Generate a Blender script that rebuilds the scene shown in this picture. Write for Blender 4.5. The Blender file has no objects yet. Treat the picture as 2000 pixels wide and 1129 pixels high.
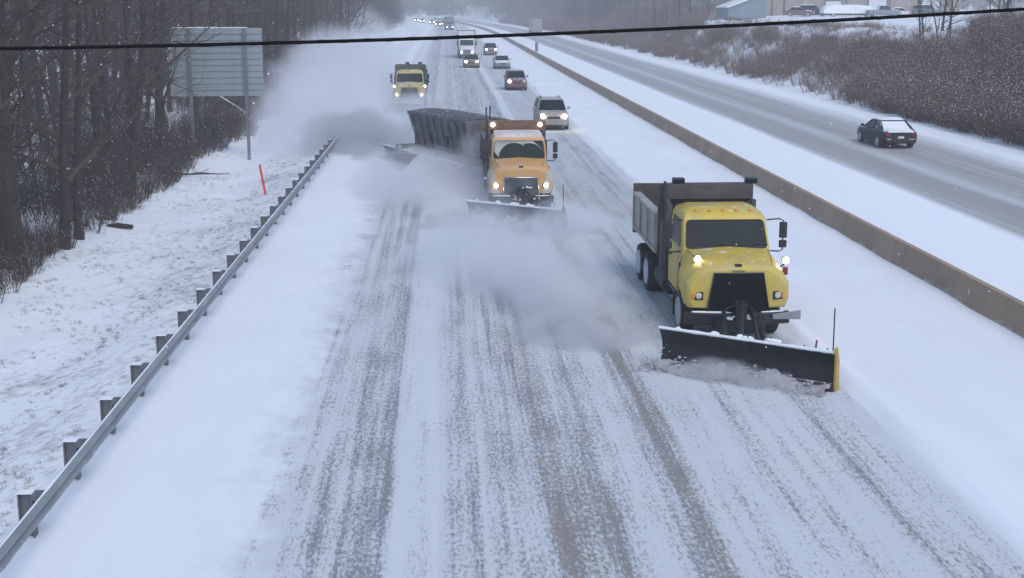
import bpy, math, random
import numpy as np
from mathutils import Vector, Matrix, noise as mnoise

random.seed(7)
rng = np.random.default_rng(11)
SC = bpy.context.scene
COL = SC.collection
R = math.radians

# ------------------------------------------------------------------ camera
CAM_H = 7.2
FPX = 2600.0                                     # focal length in pixels of the 2000 px wide photograph
PITCH = math.atan(554 / FPX)
YAW = math.atan(130 / (FPX / math.cos(PITCH)))   # to the right of the road direction (+Y)
cam = bpy.data.cameras.new('camera')
camo = bpy.data.objects.new('camera', cam)
COL.objects.link(camo)
cam.sensor_fit = 'HORIZONTAL'
cam.sensor_width = 36.0
cam.lens = FPX / 2000 * 36.0
cam.clip_start = 0.1
cam.clip_end = 6000
camo.location = (0, 0, CAM_H)
camo.rotation_euler = (math.pi / 2 - PITCH, 0, -YAW)
SC.camera = camo

# ------------------------------------------------------------------ light
SUN_EL, SUN_AZ = R(52), R(150)                   # azimuth measured from +Y towards +X
w = bpy.data.worlds.new('World')
SC.world = w
w.use_nodes = True
wn = w.node_tree
wn.nodes.clear()
wo = wn.nodes.new('ShaderNodeOutputWorld')
wb = wn.nodes.new('ShaderNodeBackground')
ws = wn.nodes.new('ShaderNodeTexSky')
ws.sky_type = 'NISHITA'
ws.sun_disc = False
ws.sun_elevation = SUN_EL
ws.sun_rotation = SUN_AZ
ws.air_density = 1.0
ws.dust_density = 1.2
ws.ozone_density = 1.0
wb.inputs['Strength'].default_value = 0.135
wn.links.new(ws.outputs[0], wb.inputs['Color'])
wn.links.new(wb.outputs[0], wo.inputs['Surface'])

sl = bpy.data.lights.new('sun', 'SUN')
sl.energy = 0.85
sl.angle = R(40)
sl.color = (1.0, 0.95, 0.89)
so = bpy.data.objects.new('sun', sl)
COL.objects.link(so)
sd = Vector((math.sin(SUN_AZ) * math.cos(SUN_EL), math.cos(SUN_AZ) * math.cos(SUN_EL), math.sin(SUN_EL)))
so.rotation_euler = (-sd).to_track_quat('-Z', 'Y').to_euler()

SC.view_settings.view_transform = 'Standard'
SC.view_settings.look = 'None'
SC.view_settings.exposure = 0.42
SC.view_settings.gamma = 1.0
SC.view_settings.use_curve_mapping = False
cy = SC.cycles
cy.max_bounces = 6
cy.diffuse_bounces = 3
cy.glossy_bounces = 3
cy.transmission_bounces = 4
cy.volume_bounces = 3
cy.transparent_max_bounces = 8
cy.volume_step_rate = 1.5
cy.volume_max_steps = 160
cy.use_denoising = True
cy.sample_clamp_indirect = 6.0

HAZE_DENSITY = 0.0011

# ------------------------------------------------------------------ helpers
def link(o, parent=None):
    COL.objects.link(o)
    if parent is not None:
        o.parent = parent
    return o


def tag(o, label=None, cat=None, group=None, kind=None):
    if label: o['label'] = label
    if cat: o['category'] = cat
    if group: o['group'] = group
    if kind: o['kind'] = kind
    return o


def empty(name, loc, rz=0.0, label=None, cat=None, group=None):
    o = bpy.data.objects.new(name, None)
    o.empty_display_size = 0.3
    o.location = loc
    o.rotation_euler = (0, 0, rz)
    link(o)
    return tag(o, label, cat, group)


def copy_tree(o, parent=None):
    c = o.copy()
    COL.objects.link(c)
    c.parent = parent
    for ch in list(o.children):
        copy_tree(ch, c)
    return c


class MB:
    """collects simple solids, builds them as ONE mesh object"""
    def __init__(s):
        s.v = []; s.f = []

    def add(s, verts, faces):
        o = len(s.v)
        s.v += [tuple(p) for p in verts]
        s.f += [tuple(i + o for i in f) for f in faces]
        return s

    def hexa(s, p):                     # 4 bottom (ccw from above), 4 top
        return s.add(p, [(3, 2, 1, 0), (4, 5, 6, 7), (0, 1, 5, 4), (1, 2, 6, 5), (2, 3, 7, 6), (3, 0, 4, 7)])

    def box(s, x0, x1, y0, y1, z0, z1):
        return s.hexa([(x0, y0, z0), (x1, y0, z0), (x1, y1, z0), (x0, y1, z0), (x0, y0, z1), (x1, y0, z1), (x1, y1, z1), (x0, y1, z1)])

    def loft(s, secs, cap=True, closed=True):
        n = len(secs[0]); V = []; F = []
        for q in secs: V += list(q)
        for k in range(len(secs) - 1):
            for i in range(n if closed else n - 1):
                j = (i + 1) % n
                F.append((k * n + i, k * n + j, (k + 1) * n + j, (k + 1) * n + i))
        if cap and closed:
            F.append(tuple(range(n - 1, -1, -1)))
            F.append(tuple((len(secs) - 1) * n + i for i in range(n)))
        return s.add(V, F)

    def prism(s, poly, axis, a, b):
        def P(q, t):
            return {'x': (t, q[0], q[1]), 'y': (q[0], t, q[1]), 'z': (q[0], q[1], t)}[axis]
        return s.loft([[P(q, a) for q in poly], [P(q, b) for q in poly]])

    def tube(s, pts, r, n=8, cap=True):
        pts = [Vector(p) for p in pts]
        rs = r if isinstance(r, (list, tuple)) else [r] * len(pts)
        secs = []
        up = None
        for i, p in enumerate(pts):
            d = (pts[min(i + 1, len(pts) - 1)] - pts[max(i - 1, 0)]).normalized()
            if up is None:
                up = Vector((0, 0, 1)) if abs(d.z) < 0.9 else Vector((1, 0, 0))
            a = d.cross(up)
            if a.length < 1e-5: a = d.orthogonal()
            a.normalize(); b = a.cross(d); up = b
            secs.append([tuple(p + (a * math.cos(2 * math.pi * k / n) + b * math.sin(2 * math.pi * k / n)) * rs[i]) for k in range(n)])
        return s.loft(secs, cap)

    def lathe(s, prof, c, axis='x', n=20, cap=False):
        """prof: list of (offset along axis, radius)"""
        secs = []
        for (t, r) in prof:
            q = []
            for k in range(n):
                a = 2 * math.pi * k / n
                u, v = r * math.cos(a), r * math.sin(a)
                q.append((c[0] + t, c[1] + u, c[2] + v) if axis == 'x' else ((c[0] + u, c[1] + t, c[2] + v) if axis == 'y' else (c[0] + u, c[1] + v, c[2] + t)))
            secs.append(q)
        return s.loft(secs, cap)

    def ball(s, c, r, n=8, m=6, sc=(1, 1, 1), jit=0):
        V = []; F = []
        V.append((c[0], c[1], c[2] + r * sc[2]))
        for i in range(1, m):
            th = math.pi * i / m
            for k in range(n):
                ph = 2 * math.pi * k / n
                rr = r * (1 + random.uniform(-jit, jit))
                V.append((c[0] + rr * sc[0] * math.sin(th) * math.cos(ph), c[1] + rr * sc[1] * math.sin(th) * math.sin(ph), c[2] + rr * sc[2] * math.cos(th)))
        V.append((c[0], c[1], c[2] - r * sc[2]))
        for k in range(n): F.append((0, 1 + k, 1 + (k + 1) % n))
        for i in range(m - 2):
            for k in range(n):
                a = 1 + i * n + k; b = 1 + i * n + (k + 1) % n
                F.append((a, a + n, b + n, b))
        L = len(V) - 1
        for k in range(n): F.append((L, 1 + (m - 2) * n + (k + 1) % n, 1 + (m - 2) * n + k))
        return s.add(V, F)

    def mirror_x(s):
        o = len(s.v)
        s.v += [(-x, y, z) for (x, y, z) in s.v]
        s.f += [tuple(o + i for i in reversed(f)) for f in list(s.f)]
        return s

    def mesh(s, name, mat, smooth=None):
        me = bpy.data.meshes.new(name)
        me.from_pydata(s.v, [], s.f)
        if mat is not None: me.materials.append(mat)
        if smooth is not None:
            me.polygons.foreach_set('use_smooth', [True] * len(me.polygons))
            me.set_sharp_from_angle(angle=R(smooth))
        me.update()
        return me

    def build(s, name, mat, parent=None, bevel=0, smooth=None, fix=True, seg=2):
        me = s.mesh(name, mat, smooth)
        if fix:
            import bmesh
            bm = bmesh.new(); bm.from_mesh(me)
            bmesh.ops.recalc_face_normals(bm, faces=bm.faces)
            bm.to_mesh(me); bm.free()
        o = bpy.data.objects.new(name, me)
        link(o, parent)
        if bevel:
            b = o.modifiers.new('bevel', 'BEVEL')
            b.width = bevel; b.segments = seg; b.limit_method = 'ANGLE'; b.angle_limit = R(35)
            if smooth is None:
                me.polygons.foreach_set('use_smooth', [True] * len(me.polygons))
                me.set_sharp_from_angle(angle=R(60))
        return o


# ------------------------------------------------------------------ materials
class NT:
    def __init__(s, name):
        s.m = bpy.data.materials.new(name); s.m.use_nodes = True
        s.t = s.m.node_tree; s.t.nodes.clear()
        s.out = s.t.nodes.new('ShaderNodeOutputMaterial')

    def n(s, typ, **kw):
        nd = s.t.nodes.new(typ)
        for k, v in kw.items():
            if hasattr(nd, k): setattr(nd, k, v)
        return nd

    def l(s, a, b): s.t.links.new(a, b)

    def val(s, sock, v):
        if hasattr(v, 'is_output'): s.l(v, sock)
        else: sock.default_value = v

    def math(s, op, a, b=0.0, c=0.0, clamp=False):
        nd = s.n('ShaderNodeMath', operation=op); nd.use_clamp = clamp
        s.val(nd.inputs[0], a); s.val(nd.inputs[1], b)
        if len(nd.inputs) > 2: s.val(nd.inputs[2], c)
        return nd.outputs[0]

    def maprange(s, v, a, b, c=0.0, d=1.0, smooth=False):
        nd = s.n('ShaderNodeMapRange'); nd.clamp = True
        if smooth: nd.interpolation_type = 'SMOOTHSTEP'
        s.val(nd.inputs['Value'], v)
        for k, x in zip(('From Min', 'From Max', 'To Min', 'To Max'), (a, b, c, d)): s.val(nd.inputs[k], x)
        return nd.outputs['Result']

    def mix(s, f, a, b):
        nd = s.n('ShaderNodeMix', data_type='RGBA')
        s.val(nd.inputs[0], f)
        for sk, v in ((nd.inputs[6], a), (nd.inputs[7], b)):
            if hasattr(v, 'is_output'): s.l(v, sk)
            else: sk.default_value = (v[0], v[1], v[2], 1)
        return nd.outputs[2]

    def coord(s, which='Object'):
        return s.n('ShaderNodeTexCoord').outputs[which]

    def pos(s):
        return s.n('ShaderNodeNewGeometry').outputs['Position']

    def scale(s, v, sc):
        nd = s.n('ShaderNodeVectorMath', operation='MULTIPLY')
        s.l(v, nd.inputs[0]); nd.inputs[1].default_value = sc
        return nd.outputs[0]

    def noise(s, v, scale=1.0, detail=3.0, rough=0.55, dist=0.0):
        nd = s.n('ShaderNodeTexNoise')
        if v is not None: s.l(v, nd.inputs['Vector'])
        nd.inputs['Scale'].default_value = scale; nd.inputs['Detail'].default_value = detail
        nd.inputs['Roughness'].default_value = rough; nd.inputs['Distortion'].default_value = dist
        return nd.outputs['Fac']

    def bsdf(s, color, rough=0.5, metal=0.0, normal=None, **kw):
        b = s.n('ShaderNodeBsdfPrincipled')
        if hasattr(color, 'is_output'): s.l(color, b.inputs['Base Color'])
        else: b.inputs['Base Color'].default_value = (*color[:3], 1)
        s.val(b.inputs['Roughness'], rough); s.val(b.inputs['Metallic'], metal)
        if normal is not None: s.l(normal, b.inputs['Normal'])
        for k, v in kw.items():
            if k in b.inputs: s.val(b.inputs[k], v)
        s.l(b.outputs[0], s.out.inputs['Surface'])
        return b

    def bump(s, h, strength=0.3, dist=0.05):
        nd = s.n('ShaderNodeBump'); nd.inputs['Strength'].default_value = strength; nd.inputs['Distance'].default_value = dist
        s.l(h, nd.inputs['Height'])
        return nd.outputs[0]


SNOW = (0.85, 0.885, 0.92)


def surf(name, color, rough=0.5, metal=0.0, vary=0.25, scale=3.0, snow=0.0, grime=0.0, bump=0.0, bscale=30, grimecol=(0.30, 0.29, 0.29), low=0.0, spec=0.5):
    """a painted/metal/etc surface with worn colour, road grime, and snow lying on upward faces"""
    t = NT(name)
    p = t.coord('Object')
    n1 = t.noise(p, scale, 4)
    d = tuple(c * (1 - vary) for c in color); u = tuple(min(1, c * (1 + vary * 0.6)) for c in color)
    c = t.mix(t.maprange(n1, 0.3, 0.7), d, u)
    rg = rough
    if grime > 0:
        g = t.noise(p, 2.3, 6, 0.65)
        gm = t.maprange(g, 0.62 - grime * 0.35, 0.85 - grime * 0.25)
        gm = t.math('MULTIPLY', gm, min(1, 0.45 + grime * 0.5))
        if low > 0:                                      # salt and slush thrown up on the lower panels
            zz = t.n('ShaderNodeSeparateXYZ'); t.l(p, zz.inputs[0])
            film = t.math('MULTIPLY', t.maprange(zz.outputs[2], .7, 1.75, 1.0, .12), t.maprange(t.noise(t.scale(p, (3, 3, 1.2)), 1.6, 6, .7), .25, .75))
            gm = t.math('MAXIMUM', gm, t.math('MULTIPLY', film, low), clamp=True)
        c = t.mix(gm, c, grimecol)
        rg = t.math('ADD', t.math('MULTIPLY', gm, 0.3), rough, clamp=True)
    if snow > 0:
        nz = t.n('ShaderNodeSeparateXYZ')
        t.l(t.n('ShaderNodeNewGeometry').outputs['Normal'], nz.inputs[0])
        s2 = t.noise(p, 5.0, 5, 0.65)
        k = t.math('ADD', t.math('MULTIPLY', nz.outputs[2], 0.75), t.math('MULTIPLY', s2, 0.9))
        m = t.maprange(k, 1.36 - 0.6 * snow, 1.52 - 0.6 * snow)
        c = t.mix(m, c, SNOW)
        rg = t.math('MAXIMUM', m, rg)
    nm = None
    if bump > 0: nm = t.bump(t.noise(p, bscale, 5, 0.6), bump, 0.03)
    t.bsdf(c, rg, metal, nm, **{'Specular IOR Level': spec})
    return t.m


def glow(name, color, strength):
    t = NT(name)
    e = t.n('ShaderNodeEmission'); e.inputs[0].default_value = (*color, 1); e.inputs[1].default_value = strength
    t.l(e.outputs[0], t.out.inputs['Surface'])
    return t.m


def snow_mat(name, color=SNOW, b1=0.25, specks=0.0):
    t = NT(name)
    p = t.pos()
    big = t.noise(p, 0.35, 3)
    c = t.mix(t.maprange(big, 0.3, 0.7), tuple(x * 0.95 for x in color), color)
    fine = t.noise(p, 9.0, 6, 0.7)
    med = t.noise(p, 1.6, 5, 0.6)
    if specks > 0:
        sx_ = t.n('ShaderNodeSeparateXYZ'); t.l(p, sx_.inputs[0])
        by_rail = t.math('MULTIPLY', t.maprange(sx_.outputs[0], -9.2, -7.2, 0, .075), t.maprange(sx_.outputs[0], -6.3, -5.9, 1, 0))
        rot = t.n('ShaderNodeVectorRotate'); rot.rotation_type = 'Z_AXIS'; t.l(p, rot.inputs[0]); rot.inputs['Angle'].default_value = .5
        pa = t.noise(t.scale(rot.outputs[0], (1.0, 0.4, 1)), 0.6, 4, 0.6)
        sp = t.noise(t.scale(rot.outputs[0], (1.0, 0.38, 1)), 6.5, 5, 0.74)
        k = t.math('ADD', t.math('ADD', sp, t.math('MULTIPLY', pa, 0.55)), by_rail)
        m = t.maprange(k, 0.905 - specks * 0.1, 1.10 - specks * 0.1)
        c = t.mix(t.math('MULTIPLY', m, 0.62), c, (0.22, 0.215, 0.215))
    h = t.math('ADD', t.math('MULTIPLY', fine, 0.35), med)
    t.bsdf(c, 0.75, 0, t.bump(h, b1, 0.12))
    return t.m


M = {}
M['snow'] = snow_mat('snow', specks=0.0, b1=0.35)
M['ground'] = snow_mat('snow_ground', specks=0.75, b1=0.6)
M['snow_lump'] = snow_mat('snow_lump', b1=0.4)
M['bark'] = surf('bark', (0.044, 0.032, 0.027), 0.9, vary=0.4, scale=2, snow=0.0, bump=0.5, bscale=12)
M['twig'] = surf('twig', (0.074, 0.051, 0.042), 0.9, vary=0.35, scale=1.5)
M['twig_warm'] = surf('twig_warm', (0.15, 0.08, 0.053), 0.9, vary=0.35, scale=1.5)
M['twig_snow'] = surf('twig_snow', (0.8, 0.82, 0.86), 0.8, vary=0.05)
M['grass'] = surf('dead_grass', (0.20, 0.18, 0.165), 0.9, vary=0.4)
M['galv'] = surf('galvanised', (0.27, 0.285, 0.30), 0.5, 0.25, vary=0.25, scale=1.2, grime=0.4, snow=0.1)
M['galv_post'] = surf('galvanised_post', (0.16, 0.17, 0.185), 0.55, 0.3, vary=0.2, grime=0.2)
M['sign_back'] = surf('sign_back', (0.29, 0.335, 0.36), 0.5, 0.35, vary=0.12, scale=0.8, grime=0.35)
t = NT('concrete')
p = t.pos()
c = t.mix(t.maprange(t.noise(p, .5, 4), .3, .7), (.30, .225, .155), (.40, .30, .21))
c = t.mix(t.math('MULTIPLY', t.maprange(t.noise(t.scale(p, (2.2, 2.2, .25)), 1, 5, .65), .52, .75), .45), c, (.20, .155, .12))
zz = t.n('ShaderNodeSeparateXYZ'); t.l(p, zz.inputs[0])
foot = t.math('ADD', t.maprange(zz.outputs[2], .02, .30, .30, 0), t.math('MULTIPLY', t.noise(t.scale(p, (1.5, 1.5, 3)), 1, 6, .7), .9))
c = t.mix(t.math('MULTIPLY', t.maprange(foot, .62, .85), .7), c, (.66, .67, .70))
t.bsdf(c, .85, 0, t.bump(t.noise(p, 14, 5, .6), .3, .03))
M['concrete'] = t.m
M['yellow'] = surf('yellow_paint', (0.62, 0.455, 0.05), 0.42, vary=0.14, scale=1.3, snow=0.18, grime=0.55, grimecol=(0.40, 0.36, 0.25), low=0.7)
M['yellow_dusty'] = surf('dusty_yellow_paint', (0.48, 0.39, 0.11), 0.5, vary=0.15, scale=1.3, snow=0.3, grime=0.6, grimecol=(0.38, 0.36, 0.29), low=0.8)
M['orange'] = surf('orange_paint', (0.64, 0.32, 0.055), 0.42, vary=0.12, scale=1.3, snow=0.14, grime=0.6, grimecol=(0.46, 0.39, 0.34), low=0.85)
M['orange_dirty'] = surf('snow_dusted_fender', (0.50, 0.42, 0.34), 0.6, vary=0.15, scale=2, snow=0.4, grime=0.7, grimecol=(0.48, 0.48, 0.48))
M['black'] = surf('black_steel', (0.018, 0.019, 0.023), 0.5, 0.0, vary=0.3, grime=0.10, grimecol=(0.08, 0.08, 0.09))
M['black_snowy'] = surf('black_steel_snowy', (0.03, 0.032, 0.036), 0.6, 0.0, vary=0.3, grime=0.45, snow=0.42, grimecol=(0.13, 0.13, 0.14))
M['frame'] = surf('chassis', (0.035, 0.035, 0.04), 0.7, 0.0, vary=0.3, grime=0.55, snow=0.25, grimecol=(0.16, 0.155, 0.16))
M['tyre'] = surf('tyre', (0.025, 0.025, 0.027), 0.85, vary=0.2, grime=0.5, grimecol=(0.14, 0.14, 0.15))
M['rim'] = surf('rim', (0.45, 0.45, 0.47), 0.5, 0.2, vary=0.2, grime=0.45, grimecol=(0.55, 0.56, 0.6))
M['bed_grey'] = surf('bed_grey', (0.38, 0.36, 0.32), 0.55, 0.1, vary=0.2, scale=1.5, grime=0.45, snow=0.15, grimecol=(0.27, 0.25, 0.22))
M['bed_dark'] = surf('bed_dark', (0.075, 0.06, 0.055), 0.6, 0.1, vary=0.3, scale=2, grime=0.5, snow=0.2, grimecol=(0.14, 0.12, 0.12))
M['bed_rust'] = surf('bed_rust', (0.19, 0.095, 0.05), 0.6, 0.1, vary=0.3, scale=2, grime=0.55, snow=0.3, grimecol=(0.24, 0.17, 0.14))
M['grille_black'] = surf('grille_black', (0.008, 0.008, 0.010), 0.7, spec=0.15)
M['bed_green'] = surf('bed_green', (0.07, 0.085, 0.07), 0.6, 0.1, vary=0.3, scale=2, grime=0.4, snow=0.2, grimecol=(0.16, 0.16, 0.16))
M['hopper'] = surf('hopper_steel', (0.12, 0.12, 0.13), 0.6, 0.2, vary=0.3, scale=1.2, grime=0.5, snow=0.2, grimecol=(0.24, 0.24, 0.26))
M['chrome'] = surf('chrome', (0.6, 0.62, 0.65), 0.25, 0.9, vary=0.1, grime=0.4, grimecol=(0.4, 0.4, 0.42))
M['grille_grey'] = surf('grille_grey', (0.12, 0.13, 0.14), 0.5, 0.3, vary=0.2, grime=0.6, grimecol=(0.3, 0.31, 0.32))
M['shoe_yellow'] = surf('shoe_yellow', (0.46, 0.28, 0.03), 0.5, vary=0.25, grime=0.5, grimecol=(0.4, 0.33, 0.2))
M['white_paint'] = surf('white_paint', (0.72, 0.73, 0.75), 0.4, vary=0.08, scale=1.0, grime=0.35, snow=0.3, grimecol=(0.5, 0.5, 0.51))
M['silver_paint'] = surf('silver_paint', (0.31, 0.28, 0.26), 0.45, 0.1, vary=0.08, grime=0.45, snow=0.3, grimecol=(0.40, 0.37, 0.36))
M['red_paint'] = surf('red_paint', (0.17, 0.07, 0.075), 0.4, 0.1, vary=0.15, grime=0.45, snow=0.35, grimecol=(0.28, 0.24, 0.25))
M['brown_paint'] = surf('brown_paint', (0.20, 0.12, 0.09), 0.4, 0.1, vary=0.15, grime=0.4, snow=0.3, grimecol=(0.3, 0.27, 0.25))
M['green_paint'] = surf('green_paint', (0.13, 0.19, 0.17), 0.4, 0.1, vary=0.15, grime=0.45, snow=0.62, grimecol=(0.3, 0.32, 0.31))
M['black_paint'] = surf('black_paint', (0.012, 0.013, 0.017), 0.55, 0.0, snow=0.38, vary=0.2, grime=0.15, grimecol=(0.03, 0.03, 0.034), spec=0.25)
M['grey_paint'] = surf('grey_paint', (0.16, 0.17, 0.19), 0.4, 0.1, vary=0.15, grime=0.4, snow=0.3, grimecol=(0.3, 0.3, 0.31))
t = NT('glass')
t.bsdf(t.mix(t.maprange(t.noise(t.coord('Object'), 1.6, 4), .35, .7), (.003, .011, .013), (.008, .022, .024)), .25, 0, None, **{'Specular IOR Level': .10})
M['glass'] = t.m
M['rim_snow'] = surf('rim_snow', (0.62, 0.63, 0.66), 0.7, 0.0, vary=0.15, grime=0.3, grimecol=(0.35, 0.35, 0.37))
M['dirty_snow'] = surf('dirty_snow', (0.62, 0.56, 0.54), 0.8, vary=0.2, scale=2)
M['frost'] = surf('frost', (0.36, 0.38, 0.38), 0.7, vary=0.25, scale=3)
M['red_stake'] = surf('red_stake', (0.62, 0.06, 0.035), 0.5, vary=0.1)
M['cable'] = surf('cable', (0.008, 0.008, 0.009), 0.9, vary=0.3, spec=0.1)
M['wall_tan'] = surf('wall_tan', (0.33, 0.29, 0.26), 0.8, vary=0.1, scale=0.15, grime=0.2, grimecol=(0.26, 0.24, 0.22))
M['wall_blue'] = surf('wall_blue', (0.20, 0.25, 0.29), 0.7, vary=0.12, scale=0.2)
M['roof_snow'] = surf('roof_snow', (0.8, 0.82, 0.86), 0.8, vary=0.06, scale=0.5)
M['door_white'] = surf('door_white', (0.68, 0.69, 0.71), 0.6, vary=0.06, scale=0.4)
M['amber'] = surf('amber_lens', (0.75, 0.32, 0.05), 0.25, vary=0.1)
M['lens_off'] = surf('lens_clear', (0.62, 0.62, 0.6), 0.2, 0.1, vary=0.2)
M['red_lens'] = surf('red_lens', (0.16, 0.02, 0.025), 0.25, vary=0.1)
M['lamp_warm'] = glow('lamp_warm', (1.0, 0.80, 0.54), 36)
M['lamp_white'] = glow('lamp_white', (1.0, 0.95, 0.86), 22)
M['lamp_soft'] = glow('lamp_soft', (1.0, 0.9, 0.78), 9)


def road_mat():
    t = NT('plowed_road')
    p = t.pos()
    sp = t.n('ShaderNodeSeparateXYZ'); t.l(p, sp.inputs[0])
    x, y = sp.outputs[0], sp.outputs[1]
    wob = t.math('MULTIPLY', t.math('SUBTRACT', t.noise(t.scale(p, (0.3, 0.06, 0)), 1.0, 2), 0.5), 0.22)
    rag = t.math('MULTIPLY', t.math('SUBTRACT', t.noise(t.scale(p, (1.2, 0.9, 0)), 1.0, 5, .7), 0.5), t.maprange(x, -1.6, -2.6, 0.0, 2.2))
    wob = t.math('ADD', wob, rag)
    xw = t.math('ADD', x, wob)
    u = t.maprange(xw, -7.0, 13.0)
    ramp = t.n('ShaderNodeValToRGB')
    stops = [(-3.5, .0), (-2.9, .10), (-2.3, .34), (-1.5, .46), (-1.12, .52), (-0.98, .60), (-0.88, .22), (-0.2, .22), (0.0, .40), (0.25, .46), (0.5, .36),
             (0.85, .46), (1.15, .40), (1.42, .52), (1.62, .58), (1.86, .44), (2.15, .50), (2.34, .54), (2.55, .36), (3.05, .28), (3.3, .52), (3.46, .66), (3.68, .54),
             (3.95, .28), (4.7, .24), (5.05, .42), (5.3, .26), (6.15, .28), (6.45, .44), (6.9, .34), (7.5, .26), (7.75, .0)]
    el = ramp.color_ramp.elements
    while len(el) > 1: el.remove(el[0])
    for i, (a, b) in enumerate(stops):
        e = el[0] if i == 0 else el.new((a + 7) / 20)
        e.position = (a + 7) / 20; e.color = (b, b, b, 1)
    t.l(u, ramp.inputs[0])
    dist = t.maprange(y, 32, 110, 1.0, .72)
    cov = t.math('MULTIPLY', ramp.outputs[0], dist)
    def lane(x0, x1, yy, amt):                                       # strips the blades have just passed over
        k = t.math('MULTIPLY', t.maprange(xw, x0, x0 + .12), t.maprange(xw, x1 - .12, x1, 1.0, 0.0))
        return t.math('MULTIPLY', t.math('MULTIPLY', k, t.maprange(y, yy, yy + .8)), amt)
    scraped = t.math('ADD', t.math('ADD', lane(4.35, 7.45, 25.5, .5), lane(.7, 3.9, 43.5, .5)), lane(-4.6, .7, 62, .5))
    cov = t.math('ADD', cov, t.math('MULTIPLY', scraped, .12))
    s1 = t.noise(t.scale(p, (5.5, 0.09, 1)), 1.0, 4, 0.65)           # long streaks left by tyres and blades
    s2 = t.noise(t.scale(p, (19.0, 7.5, 1)), 1.0, 5, 0.78)          # crumbs of packed snow
    s3 = t.noise(t.scale(p, (1.7, 0.42, 1)), 1.0, 4, 0.6)           # patches
    v = t.math('ADD', cov, t.math('MULTIPLY', t.math('SUBTRACT', s1, 0.5), 1.0))
    v = t.math('ADD', v, t.math('MULTIPLY', t.math('SUBTRACT', s2, 0.5), 1.9))
    v = t.math('ADD', v, t.math('MULTIPLY', t.math('SUBTRACT', s3, 0.5), 0.6))
    on = t.maprange(cov, 0.01, 0.26)
    m = t.math('MULTIPLY', t.maprange(v, 0.36, 0.66), on)
    tone = t.noise(t.scale(p, (0.9, 0.02, 1)), 1.0, 2)
    slush = t.mix(t.math('MULTIPLY', t.maprange(tone, 0.36, 0.56), t.maprange(xw, .9, 1.3)), (0.19, 0.205, 0.215), (0.215, 0.19, 0.165))
    big = t.noise(t.scale(p, (0.6, 0.15, 1)), 1.0, 4)
    sn = t.mix(t.maprange(big, 0.3, 0.7), (0.79, 0.81, 0.85), SNOW)
    trod = t.math('ADD', t.math('MULTIPLY', on, 0.62), t.math('MULTIPLY', scraped, .6))                              # driven-over snow is a little greyer
    sn = t.mix(trod, sn, (0.49, 0.52, 0.54))
    c = t.mix(t.math('MULTIPLY', m, 0.88), sn, slush)
    h = t.math('SUBTRACT', t.math('MULTIPLY', t.noise(p, 5.0, 6, 0.65), 0.5), t.math('MULTIPLY', m, 0.5))
    rr = t.math('SUBTRACT', 0.8, t.math('MULTIPLY', m, 0.2))
    t.bsdf(c, rr, 0, t.bump(h, 0.35, 0.06))
    return t.m


def opp_mat():
    t = NT('slushy_road')
    p = t.pos()
    sp = t.n('ShaderNodeSeparateXYZ'); t.l(p, sp.inputs[0])
    wob = t.math('MULTIPLY', t.math('SUBTRACT', t.noise(t.scale(p, (0.2, 0.03, 0)), 1.0, 2), 0.5), 0.6)
    at = t.n('ShaderNodeAttribute'); at.attribute_name = 'lane'
    xw = t.math('ADD', at.outputs['Fac'], wob)
    u = t.maprange(xw, 12.0, 32.0)
    ramp = t.n('ShaderNodeValToRGB')
    stops = [(12, 0), (17.7, 0.0), (18.5, .80), (19.6, 1.0), (20.6, .90), (21.3, .66), (22.0, .82), (23.0, .98), (24.0, .82), (24.9, .90), (25.9, .55), (27.0, .06), (28, 0)]
    el = ramp.color_ramp.elements
    while len(el) > 1: el.remove(el[0])
    for i, (a, b) in enumerate(stops):
        e = el[0] if i == 0 else el.new((a - 12) / 20)
        e.position = (a - 12) / 20; e.color = (b, b, b, 1)
    t.l(u, ramp.inputs[0])
    cov = ramp.outputs[0]
    s1 = t.noise(t.scale(p, (2.2, 0.03, 1)), 1.0, 4, 0.6)
    s2 = t.noise(t.scale(p, (5.0, 0.9, 1)), 1.0, 5, 0.7)
    v = t.math('ADD', cov, t.math('MULTIPLY', t.math('SUBTRACT', s1, 0.5), 0.6))
    v = t.math('ADD', v, t.math('MULTIPLY', t.math('SUBTRACT', s2, 0.5), 0.35))
    m = t.math('MULTIPLY', t.maprange(v, 0.1, 0.95), t.maprange(cov, 0.0, 0.12))
    c = t.mix(m, SNOW, (0.33, 0.325, 0.315))
    h = t.noise(p, 4.0, 6, 0.65)
    t.bsdf(c, t.math('SUBTRACT', 0.8, t.math('MULTIPLY', m, 0.25)), 0, t.bump(h, 0.25, 0.05))
    return t.m


M['road'] = road_mat()
M['opp'] = opp_mat()

# ------------------------------------------------------------------ setting: ground and roads
def cx(y):
    return -1.15e-4 * (y - 300) ** 2 if y > 300 else 0.0


def smooth(a, b, x):
    t = min(1, max(0, (x - a) / (b - a)))
    return t * t * (3 - 2 * t)


def N(x, y, s, seed=0.0):
    return mnoise.noise(Vector((x * s + seed, y * s - seed, seed * 1.7)))


def gz(u, y):
    """terrain height; u = distance right of the road's reference line"""
    z = -0.03
    if u < -6.2:
        t = -u
        z += -0.28 * smooth(6.2, 8.5, t) + 0.28 * smooth(9.5, 12.5, t) + 0.055 * max(0, min(t, 90) - 13)
        k = smooth(6.3, 8.0, t)
        z += k * (0.07 * N(u, y, 0.8, 3) + 0.05 * N(u, y, 2.1, 9) + 0.15 * smooth(10, 14, t) * N(u, y, 0.3, 5))
    if u > 29.3:
        z += 4.75 * smooth(29.6, 43.0, u) + .75 * smooth(46, 60, u)
        z += smooth(29.5, 32, u) * (0.35 * N(u, y, 0.16, 2) + 0.15 * N(u, y, 0.6, 7)) * (1 - 0.6 * smooth(44, 50, u))
    return z


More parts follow.
